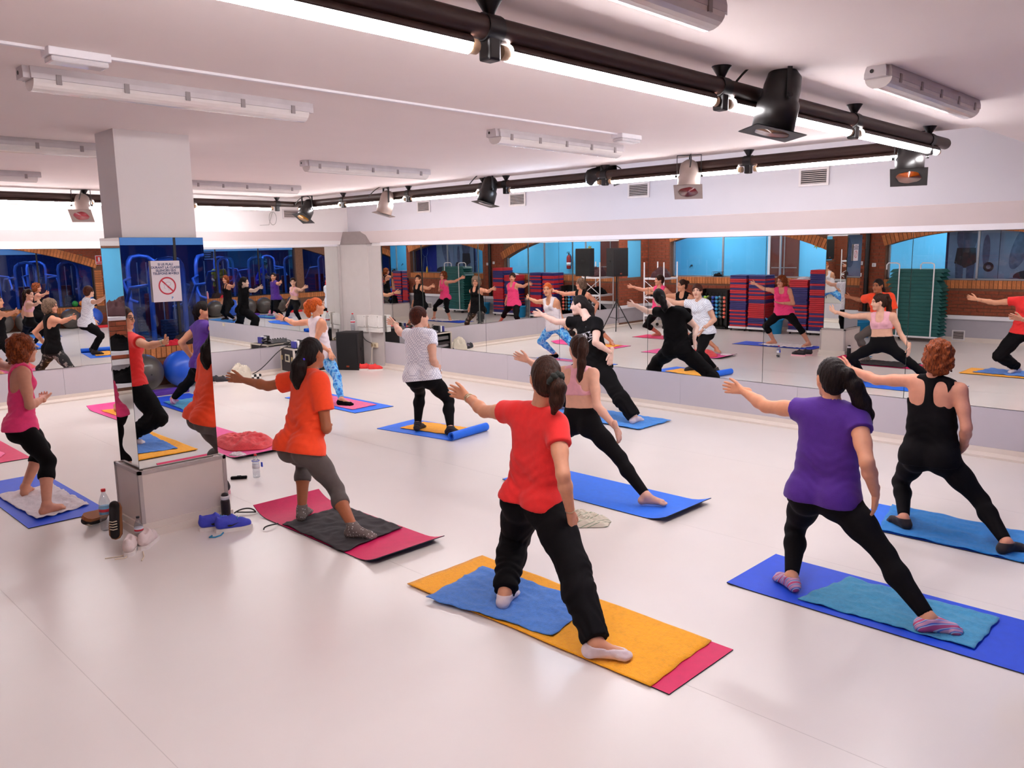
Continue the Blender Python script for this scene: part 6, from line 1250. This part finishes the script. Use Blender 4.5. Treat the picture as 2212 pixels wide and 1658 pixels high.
JOINTS = {
  'red': {"SL": [3.359, 3.29, 1.145], "SR": [3.341, 2.952, 1.108], "HL": [3.36, 3.245, 0.615], "HR": [3.36, 3.053, 0.626], "c7": [3.36, 3.102, 1.204], "head": [3.36, 3.051, 1.365], "AL": [3.201, 3.247, 0.083], "TLf": [3.388, 3.336, 0.015], "KL": [3.493, 3.444, 0.286], "WL": [3.465, 3.827, 1.159], "EL": [3.385, 3.585, 1.106], "TL": [3.447, 3.989, 1.192], "AR": [3.081, 2.459, 0.083], "TRf": [3.204, 2.291, 0.015], "KR": [3.245, 2.744, 0.355], "WR": [3.31, 2.826, 0.645], "ER": [3.214, 2.797, 0.886], "TR": [3.354, 2.831, 0.486]},
  'purple': {"SL": [4.72, 2.151, 1.104], "SR": [4.72, 1.824, 1.076], "HL": [4.72, 2.096, 0.585], "HR": [4.72, 1.91, 0.59], "c7": [4.72, 1.989, 1.181], "head": [4.74, 2.004, 1.308], "AL": [4.579, 2.123, 0.08], "TLf": [4.684, 2.293, 0.015], "KL": [4.892, 2.26, 0.273], "WL": [4.869, 2.655, 1.15], "EL": [4.777, 2.432, 1.08], "TL": [4.896, 2.813, 1.155], "AR": [4.546, 1.321, 0.08], "TRf": [4.654, 1.153, 0.015], "KR": [4.657, 1.608, 0.336], "WR": [4.68, 1.687, 0.668], "ER": [4.549, 1.697, 0.883], "TR": [4.719, 1.703, 0.514]},
  'black': {"SL": [6.3, 2.046, 1.099], "SR": [6.3, 1.734, 1.067], "HL": [6.3, 1.985, 0.541], "HR": [6.3, 1.808, 0.549], "c7": [6.3, 1.918, 1.139], "head": [6.33, 1.906, 1.284], "AL": [6.194, 2.019, 0.076], "TLf": [6.296, 2.18, 0.015], "KL": [6.486, 2.158, 0.266], "WL": [6.357, 2.546, 1.14], "EL": [6.305, 2.32, 1.076], "TL": [6.424, 2.677, 1.18], "AR": [6.126, 1.326, 0.076], "TRf": [6.292, 1.229, 0.015], "KR": [6.345, 1.557, 0.273], "WR": [6.38, 1.706, 0.625], "ER": [6.236, 1.656, 0.81], "TR": [6.467, 1.776, 0.52]},
  'pinkbra': {"SL": [5.45, 4.717, 1.019], "SR": [5.45, 4.389, 1.032], "HL": [5.45, 4.609, 0.567], "HR": [5.45, 4.424, 0.575], "c7": [5.45, 4.561, 1.07], "head": [5.49, 4.586, 1.226], "AL": [5.42, 4.78, 0.08], "TLf": [5.494, 4.966, 0.015], "KL": [5.638, 4.9, 0.383], "WL": [5.529, 5.237, 1.065], "EL": [5.469, 5.004, 0.995], "TL": [5.448, 5.363, 1.122], "AR": [5.373, 3.766, 0.08], "TRf": [5.485, 3.6, 0.015], "KR": [5.437, 4.088, 0.332], "WR": [5.45, 4.137, 0.584], "ER": [5.384, 4.295, 0.768], "TR": [5.507, 4.127, 0.435]},
  'nike': {"SR": [7.997, 6.703, 1.179], "SL": [7.983, 6.363, 1.17], "HR": [8.0, 6.513, 0.641], "HL": [8.0, 6.321, 0.64], "c7": [8.0, 6.529, 1.248], "head": [8.05, 6.713, 1.386], "AR": [8.05, 6.95, 0.083], "TRf": [8.004, 7.152, 0.015], "KR": [7.882, 6.845, 0.438], "WR": [7.924, 7.241, 1.255], "ER": [7.928, 6.994, 1.171], "TR": [7.921, 7.407, 1.265], "AL": [7.925, 5.746, 0.083], "TLf": [8.132, 5.764, 0.015], "KL": [7.904, 6.022, 0.381], "WL": [8.0, 6.156, 0.823], "EL": [7.8, 6.25, 0.962], "TL": [7.966, 6.162, 0.661]},
  'whitetee': {"SL": [5.937, 7.51, 1.135], "SR": [5.97, 7.19, 1.135], "HL": [5.848, 7.354, 0.658], "HR": [5.955, 7.206, 0.651], "c7": [5.916, 7.36, 1.216], "head": [5.964, 7.38, 1.344], "AL": [5.943, 7.453, 0.079], "TLf": [6.118, 7.541, 0.015], "KL": [6.077, 7.556, 0.424], "WL": [6.073, 8.0, 1.233], "EL": [5.988, 7.788, 1.141], "TL": [6.074, 8.155, 1.256], "AR": [6.029, 6.962, 0.079], "TRf": [6.101, 6.78, 0.015], "KR": [6.198, 7.168, 0.355], "WR": [6.07, 7.188, 0.733], "ER": [5.901, 7.085, 0.881], "TR": [6.098, 7.247, 0.591]},
  'redhead': {"SL": [6.4, 10.455, 1.109], "SR": [6.4, 10.128, 1.102], "HL": [6.4, 10.276, 0.62], "HR": [6.4, 10.09, 0.619], "c7": [6.4, 10.296, 1.178], "head": [6.44, 10.32, 1.337], "AL": [6.15, 10.42, 0.08], "TLf": [6.239, 10.599, 0.015], "KL": [6.419, 10.546, 0.337], "WL": [6.274, 10.967, 1.144], "EL": [6.306, 10.726, 1.08], "TL": [6.21, 11.112, 1.16], "AR": [6.272, 9.546, 0.08], "TRf": [6.361, 9.367, 0.015], "KR": [6.387, 9.802, 0.354], "WR": [6.4, 9.968, 0.701], "ER": [6.284, 10.144, 0.838], "TR": [6.352, 9.853, 0.6]},
  'orange': {"SL": [3.284, 5.551, 1.132], "SR": [3.251, 5.229, 1.139], "HL": [3.137, 5.451, 0.629], "HR": [3.156, 5.269, 0.629], "c7": [3.297, 5.4, 1.201], "head": [3.317, 5.42, 1.335], "AL": [3.251, 5.583, 0.079], "TLf": [3.4, 5.712, 0.015], "KL": [3.358, 5.7, 0.432], "WL": [3.038, 6.01, 1.109], "EL": [3.133, 5.784, 1.071], "TL": [2.976, 6.154, 1.128], "AR": [3.281, 4.919, 0.079], "TRf": [3.392, 4.756, 0.015], "KR": [3.351, 5.232, 0.297], "WR": [3.355, 5.35, 0.745], "ER": [3.235, 5.14, 0.81], "TR": [3.42, 5.48, 0.74]},
  'pinktank': {"SL": [2.019, 8.015, 1.133], "SR": [1.938, 7.705, 1.133], "HL": [1.937, 7.908, 0.649], "HR": [1.891, 7.732, 0.649], "c7": [1.953, 7.86, 1.196], "head": [1.991, 7.86, 1.317], "AL": [1.926, 8.017, 0.078], "TLf": [2.025, 8.184, 0.015], "KL": [2.127, 8.114, 0.389], "WL": [1.882, 8.497, 1.248], "EL": [1.916, 8.275, 1.15], "TL": [1.848, 8.647, 1.278], "AR": [1.889, 7.278, 0.078], "TRf": [2.073, 7.343, 0.015], "KR": [1.985, 7.456, 0.403], "WR": [2.09, 7.8, 0.88], "ER": [1.932, 7.613, 0.867], "TR": [2.13, 7.93, 0.9]},
  'greyhair': {"SL": [4.12, 11.571, 1.104], "SR": [4.12, 11.244, 1.076], "HL": [4.12, 11.516, 0.585], "HR": [4.12, 11.33, 0.59], "c7": [4.12, 11.409, 1.181], "head": [4.14, 11.424, 1.308], "AL": [3.979, 11.543, 0.08], "TLf": [4.084, 11.713, 0.015], "KL": [4.292, 11.68, 0.273], "WL": [4.269, 12.075, 1.15], "EL": [4.177, 11.852, 1.08], "TL": [4.296, 12.233, 1.155], "AR": [3.946, 10.741, 0.08], "TRf": [4.054, 10.573, 0.015], "KR": [4.057, 11.028, 0.336], "WR": [4.08, 11.107, 0.668], "ER": [3.949, 11.117, 0.883], "TR": [4.119, 11.123, 0.514]},
  'tankpink': {"SL": [3.88, 9.151, 1.104], "SR": [3.88, 8.824, 1.076], "HL": [3.88, 9.096, 0.585], "HR": [3.88, 8.91, 0.59], "c7": [3.88, 8.989, 1.181], "head": [3.9, 9.004, 1.308], "AL": [3.739, 9.123, 0.08], "TLf": [3.844, 9.293, 0.015], "KL": [4.052, 9.26, 0.273], "WL": [4.029, 9.655, 1.15], "EL": [3.937, 9.432, 1.08], "TL": [4.056, 9.813, 1.155], "AR": [3.706, 8.321, 0.08], "TRf": [3.814, 8.153, 0.015], "KR": [3.817, 8.608, 0.336], "WR": [3.84, 8.687, 0.668], "ER": [3.709, 8.697, 0.883], "TR": [3.879, 8.703, 0.514]},
  'pinkleft': {"SL": [2.12, 10.901, 1.104], "SR": [2.12, 10.574, 1.076], "HL": [2.12, 10.846, 0.585], "HR": [2.12, 10.66, 0.59], "c7": [2.12, 10.739, 1.181], "head": [2.14, 10.754, 1.308], "AL": [1.979, 10.873, 0.08], "TLf": [2.084, 11.043, 0.015], "KL": [2.292, 11.01, 0.273], "WL": [2.269, 11.405, 1.15], "EL": [2.177, 11.182, 1.08], "TL": [2.296, 11.563, 1.155], "AR": [1.946, 10.071, 0.08], "TRf": [2.054, 9.903, 0.015], "KR": [2.057, 10.358, 0.336], "WR": [2.08, 10.437, 0.668], "ER": [1.949, 10.447, 0.883], "TR": [2.119, 10.453, 0.514]},
}
SK = {n: skin_mat('skin_'+n, c) for n, c in dict(fair=(222, 168, 142), warm=(214, 150, 116), tan=(168, 100, 66), pale=(232, 190, 172), rosy=(212, 146, 118)).items()}
GYM = 'women exercising on the studio floor'
def cloth(name, rgb, **k): return mat(name, rgb, rough=0.85, var=0.05, vscale=30, bump=0.15, bscale=220, sheen=0.1, **k)
HAIRBK = hair_mat('hair_black', (22, 14, 12)); HAIRBR = hair_mat('hair_dark_brown', (44, 24, 16)); HAIRRED = hair_mat('hair_red', (176, 62, 18), (226, 110, 40)); HAIRAUB = hair_mat('hair_auburn', (88, 38, 16), (160, 78, 36)); HAIRGR = hair_mat('hair_grey_brown', (70, 50, 42), (150, 120, 100)); HAIRCH = hair_mat('hair_short_brown', (46, 20, 14), (88, 40, 24))
METAL = mat('jewellery', (190, 180, 150), rough=0.3, metal=0.9)
# striped socks, dotted socks, patterned leggings
STRIPE = pattern_mat('striped_sock', (200, 200, 210), 'stripe', [(0, (200, 90, 130)), (0.25, (190, 205, 215)), (0.5, (90, 120, 190)), (0.75, (215, 160, 180))], 9)
DOTS = pattern_mat('dotted_sock', (110, 100, 96), 'dot', [(0, (215, 210, 205)), (0.22, (112, 100, 94))], 60)
MARL = pattern_mat('marled_sock', (50, 40, 40), 'stripe', [(0, (28, 22, 24)), (0.5, (70, 60, 58)), (0.8, (40, 32, 34))], 14)
FLORAL = pattern_mat('floral_leggings', (20, 16, 20), 'noise', [(0.0, (16, 12, 16)), (0.56, (18, 14, 18)), (0.62, (150, 140, 132)), (0.72, (70, 60, 66))], 13)
BLUELEG = pattern_mat('blue_patterned_leggings', (60, 150, 220), 'noise', [(0.30, (28, 86, 190)), (0.45, (66, 165, 232)), (0.55, (150, 205, 240)), (0.68, (40, 110, 205))], 16)
CHECKT = pattern_mat('white_checked_tee', (225, 222, 226), 'check', [(0.0, (246, 244, 248)), (0.5, (206, 204, 216))], 55)
PINKH = cloth('hot_pink_top', (240, 58, 120))

# woman in red
B = person('woman in red tee and black sweatpants, glasses, reaching left hand forward', JOINTS['red'], 1.66, (0.62, 0.78, -0.05), SK['warm'], fat=0.97, group=GYM, lift=0.020)
garment_top(B, 'tee', cloth('red_tee', (226, 36, 34)), B.root, e=0.012, hem=0.015, sleeve=0.40, wr=0.005)
garment_legs(B, 'sweat', BLACKF, B.root, waist=0.22)
WSOCK = cloth('white_sock', (224, 205, 206))
for sd in 'LR': sock(B, sd, WSOCK, B.root, low=True)
hair_obj(B, 'pony', HAIRBR, B.root, tail=[(0.02, -0.085, 0.02, 0.035), (0.035, -0.112, 0.012, 0.028), (0.045, -0.135, -0.03, 0.040), (0.04, -0.13, -0.10, 0.038), (0.03, -0.11, -0.165, 0.012)], band=('scrunchie', cloth('dark_green_scrunchie', (30, 34, 28))))
glasses(B, B.root, mat('dark_frame', (30, 20, 20), rough=0.3)); bracelet(B, 'L', 0.10, 0.028, METAL, B.root, 'wristwatch', 0.006, ((-0.6, -0.7, 0.3), mat('watch_dial', (200, 190, 160), rough=0.3, metal=0.5)))
bracelet(B, 'R', 0.06, 0.027, METAL, B.root, thick=0.002); settle(B)
# woman in purple
B = person('woman in purple tee and black leggings with long dark ponytail, striped socks', JOINTS['purple'], 1.60, (0.70, 0.70, -0.05), SK['warm'], fat=1.10, group=GYM)
garment_top(B, 'tee', cloth('purple_tee', (74, 28, 132)), B.root, e=0.012, hem=-0.02, sleeve=0.24, wr=0.003)
garment_legs(B, 'leggings', BLACKF, B.root)
for sd in 'LR': sock(B, sd, STRIPE, B.root, height=0.085)
hair_obj(B, 'pony', HAIRBK, B.root, tail=[(0.03, -0.08, 0.05, 0.035), (0.05, -0.11, 0.035, 0.034), (0.085, -0.125, -0.03, 0.045), (0.13, -0.115, -0.12, 0.048), (0.175, -0.10, -0.20, 0.034), (0.20, -0.09, -0.25, 0.010)], band=('band', BLACKF)); settle(B)
# woman in black racerback
B = person('woman in black racerback tank with short auburn hair by the mirror', JOINTS['black'], 1.53, (0.80, 0.60, -0.05), SK['rosy'], fat=1.05, group=GYM)
garment_top(B, 'racer', BLACKF, B.root, e=0.010, hem=-0.05, wr=0.003); garment_legs(B, 'leggings', BLACKF, B.root)
DSOCK = cloth('dark_sock', (34, 22, 26))
for sd in 'LR': sock(B, sd, DSOCK, B.root, height=0.075)
hair_obj(B, 'curly', HAIRAUB, B.root); bracelet(B, 'L', 0.05, 0.027, METAL, B.root, thick=0.003); settle(B)
# woman in pink sports bra
B = person('barefoot woman in pale pink sports bra and black leggings, deep lunge', JOINTS['pinkbra'], 1.60, (0.55, 0.83, -0.12), SK['fair'], fat=0.92, group=GYM)
garment_top(B, 'bra', cloth('pale_pink_bra', (232, 168, 178)), B.root, e=0.006, wr=0.0); garment_legs(B, 'leggings', BLACKF, B.root, waist=0.30)
hair_obj(B, 'pony', HAIRBR, B.root, tail=[(0, -0.07, 0.075, 0.030), (0, -0.115, 0.075, 0.028), (-0.01, -0.135, 0.0, 0.036), (-0.015, -0.13, -0.12, 0.036), (-0.02, -0.115, -0.24, 0.028), (-0.02, -0.10, -0.30, 0.008)], band=('band', BLACKF))
bracelet(B, 'R', 0.0, 0.027, METAL, B.root, thick=0.002); settle(B)
# instructor in black tee
NJ = JOINTS['nike']
B = person('instructor in black tee with white chest print facing the class', NJ, 1.66, (-0.62, 0.78, -0.08), SK['pale'], fat=1.02, thumbL=(-0.8, 0.3, 0.3), thumbR=(0, 0, 1), palmL=1, palmR=1, group=GYM)
NT = garment_top(B, 'tee', BLACKF, B.root, e=0.014, hem=-0.06, sleeve=0.45, wr=0.004); garment_legs(B, 'wide', BLACKF, B.root)
for sd in 'LR': sock(B, sd, WSOCK, B.root, height=0.08)
hair_obj(B, 'pony', HAIRBK, B.root, tail=[(0, -0.085, 0.0, 0.04), (0, -0.11, -0.01, 0.036), (0.0, -0.13, -0.06, 0.045), (0.0, -0.13, -0.14, 0.04), (0, -0.12, -0.20, 0.01)])
bracelet(B, 'L', 0.04, 0.027, METAL, B.root, thick=0.003)
# chest print: word and tick, laid on the cloth
def chest_print(B, shirt, me, name, m, right, up, cx, cz, tilt):
    from mathutils.bvhtree import BVHTree
    dg = bpy.context.evaluated_depsgraph_get(); bv = BVHTree.FromPolygons([v.co for v in shirt.data.vertices], [p.vertices[:] for p in shirt.data.polygons])
    c = Vector(B.pel+B.u*B.len*cz+B.r*cx); f = Vector(B.f); ct, st = math.cos(tilt), math.sin(tilt)
    for v in me.vertices:
        a, b = v.co.x*ct-v.co.y*st, v.co.x*st+v.co.y*ct
        o = c+Vector(right)*a+Vector(up)*b+f*0.4; h = bv.ray_cast(o, -f)[0]
        v.co = (h if h else o-f*0.4)+f*(0.0025+max(0, v.co.z))
    me.materials.append(m); o = bpy.data.objects.new(name, me); link(o, B.root); return o
WPRINT = mat('white_print', (222, 222, 228), rough=0.8, var=0.02)
chest_print(B, NT, text_mesh('NIKE', 0.105, 0.0003, bold=0.004), 'chest_lettering', WPRINT, -B.r, B.u, -0.01, 0.62, 0.10)
sw = MB(); pts = [(-0.13, -0.02), (-0.115, -0.05), (-0.085, -0.06), (-0.045, -0.05), (0.13, 0.035), (-0.05, -0.025), (-0.085, -0.028), (-0.115, -0.012)]
sub = []
for i in range(len(pts)):
    a, b = pts[i], pts[(i+1) % len(pts)]
    for k in range(4): sub.append((a[0]+(b[0]-a[0])*k/4, a[1]+(b[1]-a[1])*k/4))
sw.prism(sub, 'z', 0, 0.0004); so = sw.build('chest_tick', WPRINT); me2 = so.data; bpy.data.objects.remove(so)
chest_print(B, NT, me2, 'chest_tick', WPRINT, -B.r, B.u, 0.0, 0.50, 0.10); settle(B)
# woman in white tee
B = person('woman in white checked tee with short dark hair beside rolled blue mat', JOINTS['whitetee'], 1.57, (0.95, -0.28, 0.05), SK['fair'], fat=1.14, group=GYM)
garment_top(B, 'tee', CHECKT, B.root, e=0.012, hem=-0.03, sleeve=0.38, wr=0.005); garment_legs(B, 'leggings', BLACKF, B.root)
for sd in 'LR': sock(B, sd, MARL, B.root, height=0.11)
hair_obj(B, 'short', HAIRCH, B.root); bracelet(B, 'R', 0.02, 0.028, BLACKF, B.root, 'wristband', 0.005, ((0.5, -0.8, 0), mat('white_dial', (220, 220, 220)))); bracelet(B, 'L', 0.05, 0.028, METAL, B.root, thick=0.003); settle(B)
# red-haired woman
B = person('red-haired woman in white tank top and blue patterned leggings by the loudspeaker', JOINTS['redhead'], 1.60, (0.92, -0.38, -0.04), SK['warm'], fat=1.0, group=GYM)
garment_top(B, 'bra', BLACKF, B.root, e=0.005, wr=0.0).name = 'sports_bra'
garment_top(B, 'tank', cloth('white_tank', (226, 214, 218)), B.root, e=0.012, hem=-0.05, wr=0.004); garment_legs(B, 'leggings', BLUELEG, B.root)
for sd in 'LR': sock(B, sd, BLACKF, B.root, low=True)
hair_obj(B, 'pony', HAIRRED, B.root, tail=[(-0.01, -0.075, 0.07, 0.030), (-0.02, -0.11, 0.07, 0.028), (-0.03, -0.135, 0.02, 0.042), (-0.03, -0.13, -0.06, 0.044), (-0.03, -0.11, -0.125, 0.03), (-0.03, -0.10, -0.15, 0.008)], band=('band', BLACKF)); bracelet(B, 'L', 0.08, 0.028, mat('dark_watch', (60, 24, 22)), B.root, 'wristwatch', 0.007); settle(B)
# woman in orange tee
B = person('woman in orange tee and grey capri leggings with long black ponytail', JOINTS['orange'], 1.58, (0.97, 0.22, -0.04), SK['tan'], fat=1.02, group=GYM)
garment_top(B, 'tee', cloth('orange_tee', (255, 72, 24)), B.root, e=0.020, hem=-0.03, sleeve=0.62, wr=0.006); garment_legs(B, 'capri', cloth('grey_leggings', (88, 78, 74)), B.root)
for sd in 'LR': sock(B, sd, DOTS, B.root, height=0.12)
hair_obj(B, 'pony', HAIRBK, B.root, tail=[(-0.01, -0.075, 0.0, 0.05), (-0.01, -0.105, -0.03, 0.036), (-0.015, -0.125, -0.08, 0.055), (-0.02, -0.125, -0.16, 0.058), (-0.02, -0.115, -0.22, 0.045), (-0.02, -0.11, -0.26, 0.010)], band=('bead', mat('purple_bead', (60, 40, 200), rough=0.2))); settle(B)
# woman in hot pink tank
B = person('barefoot woman in hot pink tank and black capris with curly brown hair', JOINTS['pinktank'], 1.56, (0.99, 0.10, -0.05), SK['rosy'], fat=1.0, group=GYM)
garment_top(B, 'tank', PINKH, B.root, e=0.012, hem=-0.02, wr=0.005); garment_legs(B, 'capri', BLACKF, B.root)
hair_obj(B, 'curly', HAIRAUB, B.root); glasses(B, B.root, mat('dark_frame')); settle(B)
# three women seen mostly in the mirrors
B = person('woman in black sleeveless top and floral leggings half hidden behind the column', JOINTS['greyhair'], 1.56, (0.80, 0.55, -0.05), SK['rosy'], fat=1.04, group=GYM)
garment_top(B, 'tank', BLACKF, B.root, e=0.012, hem=-0.05, wr=0.003); garment_legs(B, 'capri', FLORAL, B.root); hair_obj(B, 'bob', HAIRGR, B.root); glasses(B, B.root, mat('dark_frame')); settle(B)
B = person('woman in black tank over pink bra, seen in the back mirror', JOINTS['tankpink'], 1.56, (0.85, 0.50, -0.05), SK['warm'], fat=1.02, group=GYM)
garment_top(B, 'bra', PINKH, B.root, e=0.005, wr=0).name = 'sports_bra'
garment_top(B, 'tank', BLACKF, B.root, e=0.012, hem=-0.03, wr=0.003); garment_legs(B, 'capri', BLACKF, B.root); hair_obj(B, 'bun', HAIRBR, B.root, tail=[(0, -0.08, 0.05, 0.03), (0, -0.115, 0.055, 0.034), (0, -0.135, 0.05, 0.02)]); settle(B)
B = person('woman in bright pink tank with short dark hair, seen in the right mirror', JOINTS['pinkleft'], 1.58, (0.85, 0.50, 0.0), SK['rosy'], fat=1.05, group=GYM)
garment_top(B, 'tank', PINKH, B.root, e=0.012, hem=-0.04, wr=0.004); garment_legs(B, 'capri', BLACKF, B.root); hair_obj(B, 'short', HAIRBR, B.root); settle(B)
# two people in the gym behind the glass, upright
def standing(x, y, face, S, lean=0.0):
    f = A3((math.cos(face), math.sin(face), 0)); l = A3((-f[1], f[0], 0)); o = A3((x, y, 0)); P = lambda a, b, c: (o+l*a+f*b+A3((0, 0, c))).tolist()
    k = S/1.7
    return dict(head=P(0, 0.03+lean*1.2, 1.58*k-lean*0.3), c7=P(0, lean, 1.42*k-lean*0.2), SL=P(0.18, lean, 1.36*k-lean*0.2), SR=P(-0.18, lean, 1.36*k-lean*0.2), EL=P(0.24, 0.05+lean, 1.08*k), ER=P(-0.24, 0.05+lean, 1.08*k), WL=P(0.2, 0.28+lean, 1.02*k), WR=P(-0.2, 0.28+lean, 1.02*k), TL=P(0.16, 0.45+lean, 1.02*k), TR=P(-0.16, 0.45+lean, 1.02*k),
        HL=P(0.095, 0, 0.87*k), HR=P(-0.095, 0, 0.87*k), KL=P(0.1, 0.03, 0.47*k), KR=P(-0.1, 0.03, 0.47*k), AL=P(0.1, 0, 0.08), AR=P(-0.1, 0, 0.08), TLf=P(0.12, 0.2, 0.015), TRf=P(-0.12, 0.2, 0.015))
GP = 'people training in the gym behind the glass'
B = person('person in yellow shirt standing among the gym machines', standing(4.2, -3.2, 1.2, 1.75), 1.75, (0.4, 0.9, 0), SK['warm'], fat=1.1, coarse=1.4, group=GP)
garment_top(B, 'tee', cloth('yellow_shirt', (206, 170, 40)), B.root, e=0.014, hem=-0.04, wr=0.004); garment_legs(B, 'sweat', BLACKF, B.root); hair_obj(B, 'short', HAIRBK, B.root); settle(B)
B = person('person in blue shirt leaning forward among the gym machines', standing(2.7, -3.2, 2.4, 1.78, 0.25), 1.78, (-0.6, 0.75, -0.2), SK['warm'], fat=1.1, coarse=1.4, group=GP)
garment_top(B, 'tee', cloth('royal_shirt', (44, 50, 190)), B.root, e=0.014, hem=-0.04, wr=0.004); garment_legs(B, 'sweat', BLACKF, B.root); hair_obj(B, 'short', HAIRBK, B.root); settle(B)
